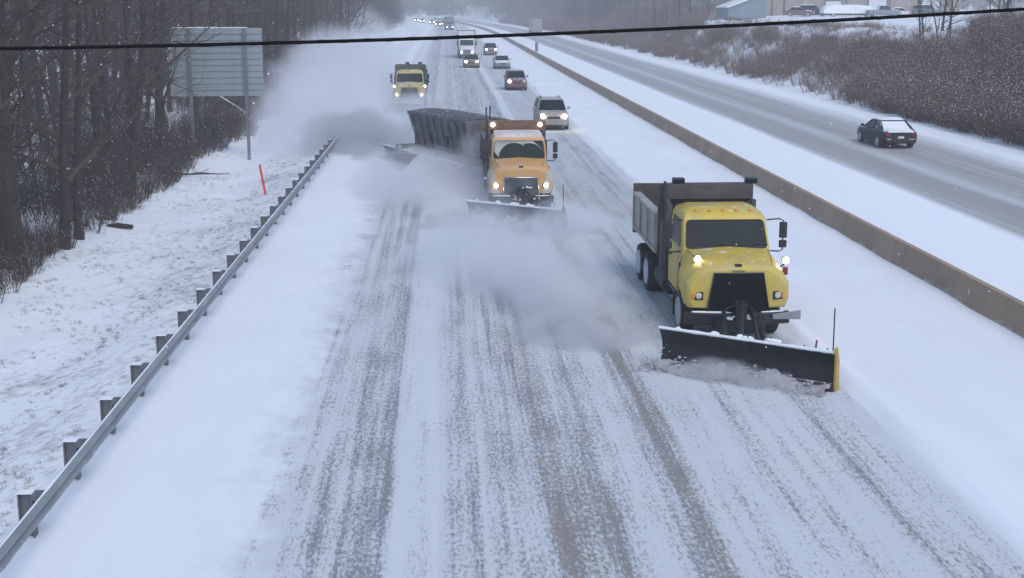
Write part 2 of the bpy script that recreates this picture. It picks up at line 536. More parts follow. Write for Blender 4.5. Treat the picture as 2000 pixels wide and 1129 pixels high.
def grid_mesh(us, ys, zf, lane=False):
    V = []; F = []; L = []
    for y in ys:
        c = cx(y)
        for u in us:
            V.append((u + c, y, zf(u, y))); L.append(u)
    n = len(us)
    for j in range(len(ys) - 1):
        for i in range(n - 1):
            a = j * n + i
            F.append((a, a + 1, a + n + 1, a + n))
    return V, F, L


def sheet(name, us, ys, zf, mat):
    V, F, L = grid_mesh(us, ys, zf)
    me = bpy.data.meshes.new(name); me.from_pydata(V, [], F); me.materials.append(mat)
    at = me.attributes.new('lane', 'FLOAT', 'POINT'); at.data.foreach_set('value', L)
    me.polygons.foreach_set('use_smooth', [True] * len(me.polygons))
    o = bpy.data.objects.new(name, me); link(o)
    return tag(o, kind='structure')


def steps(*segs):
    out = []
    for a, b, d in segs:
        n = max(1, round((b - a) / d))
        out += [a + (b - a) * i / n for i in range(n)]
    out.append(segs[-1][1])
    return out


gx = steps((-900, -200, 70), (-200, -60, 10), (-60, -20, 2), (-20, -6.2, 0.45), (-6.2, 29.3, 5.9), (29.3, 50, 0.9), (50, 110, 5), (110, 900, 80))
gy = steps((-40, 8, 4), (8, 80, 0.55), (80, 160, 1.6), (160, 400, 6), (400, 1000, 25), (1000, 2400, 140))
sheet('ground', gx, gy, gz, M['ground'])


def roadz(u, y):
    e = min(smooth(-6.25, -5.9, u), 1)
    z = -0.026 + 0.03 * e
    z += 0.06 * (1 - smooth(-3.3 + .5 * N(0, y, .35, 2), -2.3 + .5 * N(0, y, .35, 2), u)) * e + 0.085 * smooth(7.55, 7.95, u)
    z += 0.035 * N(u, y, 0.45, 4) * (1 if (u < -2.8 or u > 8) else 0.2)
    z += 0.09 * max(0, .25 + N(u * 3, y * 0.6, 0.8, 8)) * smooth(7.5, 7.8, u) * (1 - smooth(7.9, 8.5, u)) + 0.05 * max(0, .1 + N(u * 3, y * .7, 1.1, 18)) * smooth(-3.2, -2.7, u) * (1 - smooth(-2.6, -2.3, u))
    return z


rx = steps((-6.25, -5.8, 0.15), (-5.8, -3, 0.4), (-3, -2.2, 0.1), (-2.2, 7.4, 0.6), (7.4, 8.6, 0.1), (8.6, 12.8, 0.5))
ry = steps((-40, 8, 4), (8, 70, 0.4), (70, 200, 2), (200, 600, 10), (600, 1000, 30))
sheet('road', rx, ry, roadz, M['road'])


def oppz(u, y):
    z = -0.022 + 0.03 * smooth(12.9, 13.4, u) * (1 - smooth(28.7, 29.25, u))
    z += 0.10 * (1 - smooth(17.0, 18.6, u)) * smooth(12.9, 13.4, u) + 0.10 * smooth(25.8, 27.2, u) * (1 - smooth(28.5, 29.25, u))
    z += 0.03 * N(u, y, 0.4, 6) * (1 if (u < 17.5 or u > 26.5) else 0.0)
    return z


ox = steps((12.8, 13.4, 0.2), (13.4, 17, 0.6), (17, 19, 0.4), (19, 25.5, 1.3), (25.5, 29.25, 0.4))
sheet('opposite_road', ox, steps((-40, 20, 5), (20, 160, 1.5), (160, 600, 10), (600, 1000, 30)), oppz, M['opp'])

# ------------------------------------------------------------------ median barrier
prof = [(-0.30, -0.02), (-0.30, 0.08), (-0.16, 0.28), (-0.09, 0.66), (-0.08, 0.70), (0.08, 0.70), (0.09, 0.66), (0.16, 0.28), (0.30, 0.08), (0.30, -0.02)]
ys = steps((-30, 300, 3), (300, 700, 10))
b = MB()
b.loft([[(12.8 + cx(y) + px + 0.012 * N(y, 0, 0.1), y, pz * (1 + 0.02 * N(y, 3, 0.07))) for px, pz in prof] for y in ys])
bar = b.build('median_barrier', M['concrete'], None, smooth=40)
tag(bar, 'long low tan concrete barrier running between the two carriageways', 'barrier')
b = MB()                                               # joints between the cast lengths
for j, y in enumerate(range(8, 300, 6)):
    b.loft([[(12.8 + px * 1.012 + 0.012 * N(y, 0, 0.1), yy, pz * 1.008) for px, pz in prof[1:-1]] for yy in (y - .012, y + .012)])
tag(b.build('joint', M['concrete'], bar), kind='stuff')
b = MB()                                               # drifted snow against the barrier foot, a few marks
b.box(12.625, 12.632, 31.0, 31.05, 0.33, 0.46)
b.build('reflector', M['lens_off'], bar)

# ------------------------------------------------------------------ guardrail
GRX = -5.52
gr = empty('guardrail', (GRX, 10, 0), 0, 'long galvanised guardrail on steel posts along the left shoulder', 'guardrail')
wprof = [(0.0, 0.42), (0.035, 0.445), (0.075, 0.485), (0.075, 0.515), (0.02, 0.56), (0.02, 0.585), (0.075, 0.63), (0.075, 0.66), (0.035, 0.70), (0.0, 0.725)]
inner = [(a - 0.012, z) for a, z in reversed(wprof)]
rail = MB()
gys = steps((4, 84, 2.0))
rail.loft([[(a, y - 10, z + 0.012 * N(y, 1, 0.15)) for a, z in wprof + inner] for y in gys])
rail.build('rail', M['galv'], gr, smooth=30)
sp_ = MB(); sp_.loft([[(a + .004, yy, z + (.004 if z > .6 else -.004)) for a, z in wprof + inner] for yy in (-.16, .16)])
sme = sp_.mesh('splice', M['galv'])
for yy in range(1, 20):
    if 5 < yy * 3.9 < 84: link(bpy.data.objects.new('splice', sme), gr).location = (0.002, yy * 3.9 - 10, 0.012 * N(yy * 3.9, 1, .15))
tr = MB(); tr.tube([(.012, y - 10, .727 + 0.012 * N(y, 1, 0.15)) for y in steps((4, 84, .4))], [.012 + .014 * max(0, N(y, 5, 1.3)) + .004 * random.random() for y in steps((4, 84, .4))], 6)
tag(tr.build('snow_ridge', M['snow_lump'], gr, smooth=60), kind='stuff')
PS = 2.22
post = MB()
post.box(-0.37, -0.35, -0.075, 0.075, -0.6, 0.69)
post.box(-0.19, -0.17, -0.075, 0.075, -0.6, 0.69)
post.box(-0.35, -0.19, -0.006, 0.006, -0.6, 0.69)
pme = post.mesh('post', M['galv_post'])
blk = MB(); blk.box(-0.168, -0.014, -0.075, 0.075, 0.42, 0.52)
bme = blk.mesh('spacer_block', M['galv_post'])
cap = MB(); cap.box(-.375, -.165, -.07, .07, .693, .712)
cme = cap.mesh('snow_cap', M['snow_lump'])
y0 = 17.5
k = -5
while y0 + k * PS < 84:
    y = y0 + k * PS; k += 1
    if y < 5: continue
    p = link(bpy.data.objects.new('post', pme), gr); p.location = (0, y - 10, 0)
    link(bpy.data.objects.new('spacer_block', bme), p)
    link(bpy.data.objects.new('spacer_block', bme), p).location = (0, 0, .18)
    link(bpy.data.objects.new('snow_cap', cme), p)

# ------------------------------------------------------------------ overhead cable
cb = MB()
def cz(x): return 6.99 + 0.0335 * x + 0.0036 * x * x
xs = [-30 + 0.25 * i for i in range(241)]
cb.tube([(x, 9.0, cz(x)) for x in xs], 0.0115, 8)
cable = cb.build('overhead_cable', M['cable'], None, smooth=60)
tag(cable, 'thick black utility cable sagging across the view above the highway', 'cable')
hx = MB()
hx.tube([(x, 9.0 + 0.0125 * math.cos(x * 21), cz(x) + 0.0125 * math.sin(x * 21)) for x in np.arange(-6, 7, 0.045)], 0.002, 5)
hx.build('lashing_wire', M['cable'], cable, smooth=60)

# ------------------------------------------------------------------ wheels
def wheel(parent, x, y, r, wd, name='wheel', side=1, rimmat='rim', n=28):
    """axis along x; side = which way the rim face looks (+1 or -1)"""
    h = wd / 2
    t = MB()
    t.lathe([(-h * .7, r * .60), (-h, r * .72), (-h, r * .92), (-h * .75, r), (h * .75, r), (h, r * .92), (h, r * .72), (h * .7, r * .60)], (0, 0, 0), 'x', n)
    w_ = t.build(name, M['tyre'], parent, smooth=35)
    w_.location = (x, y, r - 0.015)
    g = MB()
    h = min(h, .16) if side == 0 else h
    g.lathe([(-h * .6, r * .1), (-h * .6, r * .62), (h * .9, r * .66), (h * 1.06, r * .63), (h * .98, r * .50), (h * .95, r * .26), (h * 1.05, r * .2), (h * 1.05, 0.001)] if side > 0 else
            [(h * .6, r * .1), (h * .6, r * .62), (-h * .9, r * .66), (-h * 1.06, r * .63), (-h * .98, r * .50), (-h * .95, r * .26), (-h * 1.05, r * .2), (-h * 1.05, 0.001)], (0, 0, 0), 'x', 20)
    if r > 0.4:
        for k in range(8):
            a = 2 * math.pi * k / 8
            xx = side * h * .96
            g.lathe([(0, .02), (side * .03, .02)], (xx, r * .42 * math.cos(a), r * .42 * math.sin(a)), 'x', 6, True)
    g.build('rim', M[rimmat], w_, smooth=35)
    return w_


# ------------------------------------------------------------------ plow trucks
def sym(half):
    """half profile [(x,z)...] from bottom to top centre -> closed loop"""
    return [(x, z) for x, z in half] + [(-x, z) for x, z in reversed(half) if x > 1e-6]


def plow_truck(loc, rz, label, P):
    T = empty('plow_truck', loc, rz, label, 'plow truck', 'plow trucks')
    paint, fend = M[P['paint']], M[P.get('fender', P['paint'])]
    # chassis ------------------------------------------------------
    f = MB()
    for s in (-1, 1): f.box(s * .42 - .05, s * .42 + .05, -.95, 6.6, .62, .88)
    for y in (0, 4.6, 5.95): f.tube([(-.9, y, .48), (.9, y, .48)], .09, 10)
    f.box(-.35, .35, 4.4, 6.2, .42, .62)
    f.box(-.42, .42, -.7, .7, .55, .95)
    f.box(-.5, .5, .8, 2.4, .45, .8)
    f.build('chassis', M['frame'], T, 0.012)
    # hood -----------------------------------------------------------
    H = MB()
    secs = [(-1.12, [(.0, .80), (.62, .80), (.98, .82), (1.06, .98), (1.05, 1.27), (.88, 1.50), (.66, 1.62), (0, 1.66)]),
            (-1.02, [(.0, .78), (.62, .78), (1.06, .80), (1.13, .98), (1.12, 1.34), (.95, 1.58), (.74, 1.71), (0, 1.75)]),
            (-.68, [(.0, .90), (.62, .90), (1.10, .82), (1.15, 1.0), (1.14, 1.38), (1.0, 1.62), (.80, 1.79), (0, 1.83)]),
            (-.56, [(.0, 1.0), (.62, 1.0), (1.11, .96), (1.155, 1.06), (1.14, 1.40), (1.0, 1.63), (.82, 1.80), (0, 1.845)]),
            (-.35, [(.0, 1.1), (.62, 1.1), (1.11, 1.08), (1.155, 1.14), (1.14, 1.42), (1.01, 1.65), (.85, 1.825), (0, 1.87)]),
            (-.1, [(.0, 1.1), (.62, 1.1), (1.10, 1.11), (1.14, 1.16), (1.12, 1.43), (1.01, 1.66), (.88, 1.85), (0, 1.90)]),
            (.17, [(.0, 1.1), (.62, 1.1), (1.04, 1.10), (1.07, 1.16), (1.06, 1.43), (1.0, 1.67), (.92, 1.86), (0, 1.93)])]
    H.loft([[(x, y, z) for x, z in sym(h)] for y, h in secs])
    hood = H.build('hood', paint, T, smooth=48)
    sd_ = hood.modifiers.new('bevel', 'BEVEL'); sd_.width = .02; sd_.segments = 2; sd_.limit_method = 'ANGLE'; sd_.angle_limit = R(22)
    if fend is not paint:                                   # separately coloured front fenders
        for s in (-1, 1):
            q = MB()
            ss = [(-1.135, [(.74, .79), (1.0, .81), (1.075, .98), (1.065, 1.27), (.895, 1.50)]),
                  (-1.03, [(.74, .77), (1.07, .79), (1.14, .98), (1.135, 1.345), (.965, 1.585)]),
                  (-.68, [(.9, .81), (1.115, .815), (1.165, 1.0), (1.155, 1.385), (1.015, 1.625)]),
                  (-.56, [(.9, .95), (1.12, .955), (1.17, 1.06), (1.155, 1.405), (1.015, 1.635)]),
                  (-.35, [(.9, 1.07), (1.125, 1.075), (1.17, 1.14), (1.155, 1.425), (1.025, 1.655)]),
                  (-.1, [(.9, 1.10), (1.115, 1.105), (1.155, 1.16), (1.135, 1.435), (1.025, 1.665)]),
                  (.15, [(.9, 1.10), (1.06, 1.10), (1.09, 1.16), (1.075, 1.435), (1.01, 1.67)])]
            q.loft([[(s * x, y, z) for x, z in h] for y, h in ss])
            q.build('front_fender', fend, T, smooth=40)
    # grille ----------------------------------------------------------
    g = MB()
    gt, gb = P.get('grille_top', 1.57), P.get('grille_bottom', .74)
    wt, wb_ = P.get('grille_wt', .53), P.get('grille_wb', .67)
    g.hexa([(-wb_, -1.175, gb), (wb_, -1.175, gb), (wb_, -1.0, gb), (-wb_, -1.0, gb), (-wt, -1.145, gt), (wt, -1.145, gt), (wt, -1.0, gt), (-wt, -1.0, gt)])
    gri = g.build('grille', M[P.get('grille', 'grille_black')], T, .015)
    bb = MB()
    for i in range(9):
        z = gb + .08 + i * (gt - gb - .12) / 9
        ww = wb_ + (wt - wb_) * (z - gb) / (gt - gb) - .07
        bb.box(-ww, ww, -1.188, -1.17, z, z + .03)
    bb.build('grille_bars', M[P.get('bars', 'grille_black')], gri)
    sr = MB()
    path = [(-wb_, -1.18, gb), (-wt, -1.15, gt), (wt, -1.15, gt), (wb_, -1.18, gb)]
    sr.tube(path, .03 if P.get('rimmed') else .022, 6)
    sr.build('grille_surround', M['chrome' if P.get('rimmed') else 'black'], gri, smooth=60)
    # badge
    e = MB(); e.box(-.075, .075, -1.085, -1.0, 1.70, 1.755); e.build('badge', M['black'], T, .006)
    if P.get('script'):
        e = MB()
        for i in range(8): e.box(-.14 + i * .036, -.115 + i * .036, -1.135, -1.09, 1.60, 1.60 + random.choice((.03, .022, .036)))
        e.build('script_badge', M['grille_grey'], T)
    # headlights ------------------------------------------------------
    for s in (-1, 1):
        h = MB(); h.hexa([(s * .76, -1.15, .99), (s * 1.03, -1.11, .99), (s * 1.03, -1.0, .99), (s * .76, -1.0, .99), (s * .76, -1.14, 1.17), (s * 1.02, -1.10, 1.17), (s * 1.02, -1.0, 1.17), (s * .76, -1.0, 1.17)])
        hl = h.build('headlight', M['black'], T, .01)
        l = MB(); l.lathe([(0, .07), (-.02, .06), (-.025, .001)], (s * .86, -1.145, 1.085), 'y', 14)
        l.build('lens', M['lamp_white'] if P.get('head_on') else M['lens_off'], hl, smooth=50)
        l = MB(); l.box(s * .99 - .035, s * .99 + .035, -1.15, -1.11, 1.02, 1.15)
        l.build('turn_signal', M['amber'], hl, .008)
    for s in (-1, 1):
        q = MB(); q.tube([(s * 1.02, .172, 1.69), (s * 1.075, .175, 1.43), (s * 1.085, .178, 1.16)], .010, 5)
        q.build('hood_seam', M['frame'], T)
        q = MB(); q.tube([(s * .742, -1.02, 1.708), (s * .802, -.68, 1.788), (s * .822, -.56, 1.799), (s * .852, -.35, 1.823), (s * .882, -.1, 1.848), (s * .92, .165, 1.858)], .007, 5)
        q.build('hood_seam', M['bed_dark'], T)
        q = MB(); q.box(min(s * 1.06, s * 1.10), max(s * 1.06, s * 1.10), .02, .07, 1.46, 1.60); q.build('hood_latch', M['black'], T, .008)
        q = MB(); q.box(min(s * 1.165, s * 1.185), max(s * 1.165, s * 1.185), -.2, -.08, 1.18, 1.26); q.build('side_marker', M['amber'], T, .006)
    # bumper -----------------------------------------------------------
    bp = MB()
    bp.loft([[(x, yy, z) for yy, z in ((-1.30 + .12 * abs(x) ** 2, .46), (-1.30 + .12 * abs(x) ** 2, .72), (-1.12 + .1 * abs(x), .72), (-1.12 + .1 * abs(x), .46))] for x in (-1.14, -.8, -.4, 0, .4, .8, 1.14)])
    bump = bp.build('bumper', M['black'], T, .02)
    sn = MB(); sn.tube([(x, -1.24 + .12 * x * x, .727) for x in (-1.0, -.8, -.6, -.4, -.15)], [.02, .03, .028, .03, .012], 7)
    sn.tube([(x, -1.24 + .12 * x * x, .727) for x in (.5, .75, 1.0)], [.015, .025, .015], 7)
    tag(sn.build('snow_ridge', M['snow_lump'], bump, smooth=60), kind='stuff')
    # cab ----------------------------------------------------------------
    c = MB()
    def ring(f, wf, wm, bk, z, m): return [(-wf, f, z), (wf, f, z), (wm, m, z), (wm, bk, z), (-wm, bk, z), (-wm, m, z)]
    lower = [ring(.64, 1.0, 1.02, 1.93, .80, .80), ring(.62, 1.0, 1.02, 1.93, 1.08, .78), ring(.18, 1.0, 1.02, 1.93, 1.14, .60), ring(.18, 1.0, 1.02, 1.93, 1.4, .6),
             ring(.18, .98, 1.0, 1.93, 1.83, .58), ring(.55, .93, .945, 1.90, 2.51, .78), ring(.68, .86, .88, 1.83, 2.63, .88), ring(.86, .6, .66, 1.68, 2.71, 1.08)]
    c.loft(lower)
    cab = c.build('cab', paint, T, .03)
    def slope(x, z, off):                                   # windshield plane
        t = (z - 1.72) / .68
        return (x * 1.03, .18 + .37 * t - off * .88, z + .11 + off * .47)
    wsd = MB()
    wp = [(-.89, 1.77), (.89, 1.77), (.84, 2.35), (-.84, 2.35)]
    # rounded corners
    loop = []
    for i, (x, z) in enumerate(wp):
        px_, pz_ = wp[i - 1]; nx, nz = wp[(i + 1) % 4]
        for k in range(4):
            a = k / 3
            dxp, dzp = px_ - x, pz_ - z; lp = math.hypot(dxp, dzp); dxn, dzn = nx - x, nz - z; ln = math.hypot(dxn, dzn)
            A = Vector((x + dxp / lp * .08, z + dzp / lp * .08)); B = Vector((x + dxn / ln * .08, z + dzn / ln * .08)); C_ = Vector((x, z))
            q = A * (1 - a) ** 2 + C_ * 2 * a * (1 - a) + B * a * a
            loop.append((q.x, q.y))
    wsd.loft([[slope(x, z, -.03) for x, z in loop], [slope(x, z, .008) for x, z in loop]])
    wshield = wsd.build('windshield', M['glass'], T)
    gk = MB(); gk.tube([slope(x, z, .012) for x, z in loop] + [slope(*loop[0], .012)], .016, 6); gk.build('gasket', M['black'], wshield, smooth=60)
    for s in (-.42, .38):
        wp_ = MB(); wp_.tube([slope(s, 1.76, .02), slope(s + .3, 1.86, .03), slope(s + .52, 1.83, .03)], .012, 5)
        wp_.build('wiper', M['black'], wshield)
    if P.get('frost'):                                      # snow crust round the wiped fan of glass
        fr = MB()
        def arc(cxx, r, a0, a1, n): return [(cxx + r * math.cos(a0 + (a1 - a0) * i / n), 1.79 + r * .92 * math.sin(a0 + (a1 - a0) * i / n)) for i in range(n + 1)]
        inner_ = arc(-.16, .54, math.pi, math.pi * .28, 12) + arc(.36, .53, math.pi * .62, math.pi * .12, 8)
        inner_ = [(x, min(z, 2.33)) for x, z in inner_]
        outer = []
        for i, (x, z) in enumerate(inner_):
            t = i / (len(inner_) - 1)
            ex = 1.0 if t < .55 else max(.12, 1.0 - (t - .55) * 3)
            outer.append((max(-.86, x - .30 * ex * (1 - t) - .02), min(2.37, z + (.34 * ex if t > .03 else .22))))
        V = [slope(x, z, .016) for x, z in inner_] + [slope(x, z, .016) for x, z in outer] + [slope(x, z, -.004) for x, z in inner_] + [slope(x, z, -.004) for x, z in outer]
        n = len(inner_); F = []
        for i in range(n - 1):
            F += [(i, i + 1, n + i + 1, n + i), (2 * n + i, 3 * n + i, 3 * n + i + 1, 2 * n + i + 1), (i, 2 * n + i, 2 * n + i + 1, i + 1), (n + i, n + i + 1, 3 * n + i + 1, 3 * n + i)]
        fr.add(V, F); fr.build('snow_crust', M['frost'], wshield)
    for i in (-.62, -.31, 0, .31, .62):
        m_ = MB(); m_.ball((i, .73, 2.655), .05, 8, 6, (1.1, 1.2, .6)); m_.build('marker_light', M['amber'], cab, smooth=60)
    if P.get('roof_snow'):
        q = MB(); q.loft([[(s * a, y, z) for s, a in ((-1, .86), (1, .86))] + [(.80, y, z + h), (.4, y, z + h * 1.3), (-.4, y, z + h * 1.2), (-.80, y, z + h)] for y, z, h in ((.62, 2.57, .03), (.74, 2.65, .05), (1.15, 2.70, .04), (1.75, 2.70, .04))])
        q.build('roof_snow', M['dirty_snow'], cab, smooth=50)
    # doors, mirrors, steps -----------------------------------------------
    for s in (-1, 1):
        d = MB(); d.hexa([(s * 1.012, .66, .86), (s * 1.035, .66, .86), (s * 1.035, 1.75, .86), (s * 1.012, 1.75, .86), (s * .99, .66, 1.81), (s * 1.015, .66, 1.81), (s * 1.015, 1.75, 1.81), (s * .99, 1.75, 1.81)])
        door = d.build('door', paint, T, .01)
        wv = MB()
        P4 = [(.50, 1.86), (1.66, 1.86), (1.62, 2.45), (.78, 2.45)]
        def sx(z): return s * (1.0 - .055 * (z - 1.83) / .68)
        wv.loft([[(sx(z) - s * .02, y, z) for y, z in P4], [(sx(z) + s * .012, y, z) for y, z in P4]])
        wv.build('side_window', M['glass'], door)
        hd = MB(); hd.box(min(s * 1.035, s * 1.06), max(s * 1.035, s * 1.06), 1.48, 1.66, 1.5, 1.55); hd.build('handle', M['black'], door)
        m_ = MB()
        X = s * 1.30
        m_.tube([(s * .95, .5, 2.47), (s * 1.22, .38, 2.51), (X, .35, 2.47), (X, .35, 1.81), (s * 1.22, .36, 1.77), (s * 1.0, .45, 1.77)], .017, 6)
        mir = m_.build('mirror', M['black'], T, smooth=60)
        m_ = MB(); m_.box(X - .085, X + .085, .30, .385, 2.08, 2.44); m_.box(X - .085, X + .085, .30, .385, 1.86, 2.03)
        m_.build('mirror_head', M['black'], mir, .02)
        st = MB(); st.box(min(s * .78, s * 1.06), max(s * .78, s * 1.06), 0.8, 1.9, .48, .53); st.box(min(s * .78, s * 1.06), max(s * .78, s * 1.06), 0.8, 1.9, .74, .78)
        st.tube([(s * .86, 2.1, .66), (s * .86, 3.4, .66)], .27, 14)
        st.build('step_and_tank', M['frame'], T, .01)
        mf = MB(); mf.hexa([(s * .75, .68, .25), (s * 1.1, .68, .25), (s * 1.1, .71, .25), (s * .75, .71, .25), (s * .75, .68, .8), (s * 1.1, .68, .8), (s * 1.1, .71, .8), (s * .75, .71, .8)])
        mf.build('mud_flap', M['black_snowy'], T)
        # exhaust stack / hydraulic gear behind the cab
        ex = MB(); ex.tube([(s * 1.0, 2.14, .8), (s * 1.0, 2.14, 2.55), (s * 1.03, 2.20, 2.68)], [.085, .085, .07], 12)
        ex.box(min(s * .8, s * 1.08), max(s * .8, s * 1.08), 2.06, 2.26, .8, 1.6); ex.box(min(s * .7, s * 1.1), max(s * .7, s * 1.1), 2.35, 2.8, .9, 2.1)
        ex.build('exhaust_stack', M['frame'], T, smooth=40)
    # wheels -----------------------------------------------------------------
    for s in (-1, 1):
        wheel(T, s * .95, 0, .50, .30, 'front_wheel', s)
        for y in (4.6, 5.95):
            wheel(T, s * .86, y, .50, .56, 'rear_wheel', s, 'rim_snow')
    # dump body ----------------------------------------------------------------
    B = MB()
    y0, y1 = 2.95, 6.85
    B.box(-1.05, 1.05, y0, y1, 1.22, 1.36)
    B.box(-1.16, -1.02, y0, y1, 1.36, 2.16); B.box(1.02, 1.16, y0, y1, 1.36, 2.16)
    B.box(-1.20, -.98, y0, y1, 2.162, 2.25); B.box(.98, 1.20, y0, y1, 2.162, 2.25)
    B.box(-1.20, -.98, y0, y1, 1.27, 1.358); B.box(.98, 1.20, y0, y1, 1.27, 1.358)
    body = B.build('dump_body', M[P['bed']], T, .012)
    for s in (-1, 1):
        for i in range(4):
            y = y0 + .06 + i * (y1 - y0 - .2) / 3
            r_ = MB(); r_.box(min(s * 1.162, s * 1.21), max(s * 1.162, s * 1.21), y, y + .08, 1.36, 2.16)
            r_.build('side_rib', M[P['bed']], body, .006)
    tg = MB(); tg.box(-1.18, 1.18, y1 + .005, y1 + .09, 1.12, 2.47)
    for i in range(5): tg.box(-1.1 + i * .52, -1.02 + i * .52, y1 + .092, y1 + .14, 1.15, 2.42)
    tg.build('tailgate', M[P['shield']], T, .01)
    hb = MB(); hb.box(-1.14, 1.14, y0 - .08, y0 - .004, 1.2, 2.98)
    hb.hexa([(-1.0, 2.25, 2.74), (1.0, 2.25, 2.74), (1.0, 2.86, 2.72), (-1.0, 2.86, 2.72), (-1.0, 2.25, 2.82), (1.0, 2.25, 2.82), (1.0, 2.86, 3.02), (-1.0, 2.86, 3.02)])
    hb.hexa([(-1.02, 2.20, 2.70), (1.02, 2.20, 2.70), (1.02, 2.248, 2.70), (-1.02, 2.248, 2.70), (-1.02, 2.20, 3.06), (1.02, 2.20, 3.06), (1.02, 2.248, 3.06), (-1.02, 2.248, 3.06)])
    for s in (-1, 1): hb.hexa([(s * 1.0 - .02, 2.25, 2.70), (s * 1.0 + .02, 2.25, 2.70), (s * 1.0 + .02, 2.86, 2.5), (s * 1.0 - .02, 2.86, 2.5), (s * 1.0 - .02, 2.25, 3.06), (s * 1.0 + .02, 2.25, 3.06), (s * 1.0 + .02, 2.86, 3.06), (s * 1.0 - .02, 2.86, 3.06)])
    sh = hb.build('cab_shield', M[P['shield']], T, .012)
    if P.get('load'):
        q = MB(); q.loft([[(-1.0, y, 1.9), (1.0, y, 1.9), (.7, y, 1.9 + h), (0, y, 2.02 + h), (-.7, y, 1.9 + h)] for y, h in ((3.0, .1), (4, .3), (5, .35), (6, .25), (6.8, .1))])
        q.build('load', M['bed_dark'], T, smooth=60)
    for s, lit in P['beacons']:
        bx = MB(); bx.box(s - .14, s + .14, 2.20, 2.42, 3.065, 3.20)
        bo = bx.build('beacon', M['black'], sh, .02)
        l = MB(); l.box(s - .11, s + .11, 2.185, 2.203, 3.085, 3.17)
        l.build('beacon_lens', M['lamp_soft'] if lit else M['glass'], bo)
    for (x, z) in P.get('shield_lamps', ()):
        l = MB(); l.lathe([(0, .075), (-.03, .06), (-.035, .001)], (x, 2.195, z), 'y', 12)
        l.build('shield_lamp', M['lamp_white'], sh, smooth=50)
    for (x, z0_, z1_) in P.get('poles', ()):
        l = MB(); l.tube([(x, 2.9, z0_), (x, 2.9, z1_)], .03, 8); l.build('pole', M['frame'], sh, smooth=50)
    # plow lights -----------------------------------------------------------------
    for (x, y, z, foot) in P['plow_lights']:
        l = MB(); l.tube([foot, (x, y + .06, z - .08)], .018, 6)
        l.lathe([(.10, .04), (.06, .08), (-.03, .09), (-.03, .001)], (x, y, z), 'y', 16)
        pl = l.build('plow_light', M['black'], T, smooth=50)
        l = MB(); l.lathe([(-.035, .074), (-.055, .055), (-.062, .001)], (x, y, z), 'y', 16)
        l.build('lens', M[P.get('lamp', 'lamp_warm')], pl, smooth=60)
        if x > 1.1:
            l = MB(); l.box(x - .05, x + .05, y - .04, y + .05, z - .33, z - .15); l.build('turn_signal', M['red_lens'], pl, .01)
    # plow --------------------------------------------------------------------------
    A, Bp = Vector(P['blade'][0]), Vector(P['blade'][1])
    L = (Bp - A).length
    d = (Bp - A).normalized()
    n = Vector((d.y, -d.x, 0))                       # faces forward (-y)
    if n.y > 0: n = -n
    up = Vector((0, 0, 1))
    bh = P.get('blade_h', .82)
    pr = []
    for i in range(11):
        t = i / 10
        pr.append((-.24 * math.sin(math.pi * (0.08 + .80 * t)) + .10 + .12 * t, .03 + bh * t))
    back = [(a - .03, z) for a, z in reversed(pr)]
    mb = MB()
    K = 13
    secs_ = []
    for k in range(K):
        base = A + d * (L * k / (K - 1))
        hs = 1.0 + P.get('flare', .0) * (1 - k / (K - 1))
        secs_.append([tuple(base + n * a + up * (z * hs)) for a, z in pr + back])
    mb.loft(secs_)
    blade = mb.build('plow_blade', M[P.get('blade_mat', 'black')], T, smooth=40)
    ce = MB()
    ce.loft([[tuple(A + d * (L * k) + n * a + up * z) for a, z in ((.115, .0), (.155, .0), (.13, .16), (.09, .16))] for k in (0.0, .5, 1.0)])
    ce.build('cutting_edge', M['black_snowy'], blade)
    rb = MB()
    for k in range(8):
        base = A + d * (L * (k + .5) / 8)
        rb.loft([[tuple(base + d * s_ + n * a + up * z) for a, z in ((-.18, .1), (-.30, .25), (-.30, .62), (-.12, .78), (-.15, .4))] for s_ in (-.015, .015)])
    rb.build('blade_ribs', M['black_snowy'], blade)
    es = MB()
    es.loft([[tuple(Bp + d * s_ + n * a + up * z) for a, z in ((-.10, .02), (.12, .02), (.14, .2), (.14, .66), (.20, .84), (.10, .88), (-.04, .6))] for s_ in (.004, .05)])
    es.build('end_shoe', M[P.get('shoe', 'shoe_yellow')], blade, .006)
    rd = MB(); rd.tube([tuple(Bp - d * .08 + n * (-.02) + up * (bh - .02)), tuple(Bp - d * .08 + n * (.0) + up * (bh + .86))], .013, 6)
    rd.build('marker_rod', M['black'], blade)
    rd = MB(); rd.tube([tuple(Bp - d * .42 + up * (bh - .02)), tuple(Bp - d * .40 + up * (bh + .20))], .018, 6)
    rd.build('marker_stub', M['red_lens'], blade)
    se = MB()                                          # snow lying on the top edge
    pts = []; rs = []
    for k in range(40):
        t = k / 39
        hs = 1.0 + P.get('flare', .0) * (1 - t)
        pts.append(tuple(A + d * (L * t) + n * (pr[-1][0] - .02) + up * ((.03 + bh) * hs + .004))); rs.append(.028 + .012 * random.random())
    se.tube(pts, rs, 6)
    for t in (.10, .31, .33, .46, .48, .49, .52, .62, .63, .645, .66, .68):
        base = A + d * (L * t) + up * (bh + .05) - n * .03
        se.ball(tuple(base), random.uniform(.035, .065), 7, 5, (1.3, 1, 1), .25)
    se.build('edge_snow', M['snow_lump'], blade, smooth=60)
    pf = MB()
    mid = (A + Bp) / 2
    for s in (-1, 1):
        pf.tube([(s * .42, -1.0, .42), tuple(mid + d * (.75 * s) + Vector((0, .25, .30)))], .06, 8)
        pf.tube([(s * .3, -1.1, .75), tuple(mid + d * (.35 * s) + Vector((0, .25, .62)))], .045, 8)
    pf.tube([tuple(mid - d * 1.2 + Vector((0, .30, .32))), tuple(mid + d * 1.2 + Vector((0, .30, .32)))], .07, 8)
    pf.box(-.55, .55, -1.42, -1.22, .30, .62)
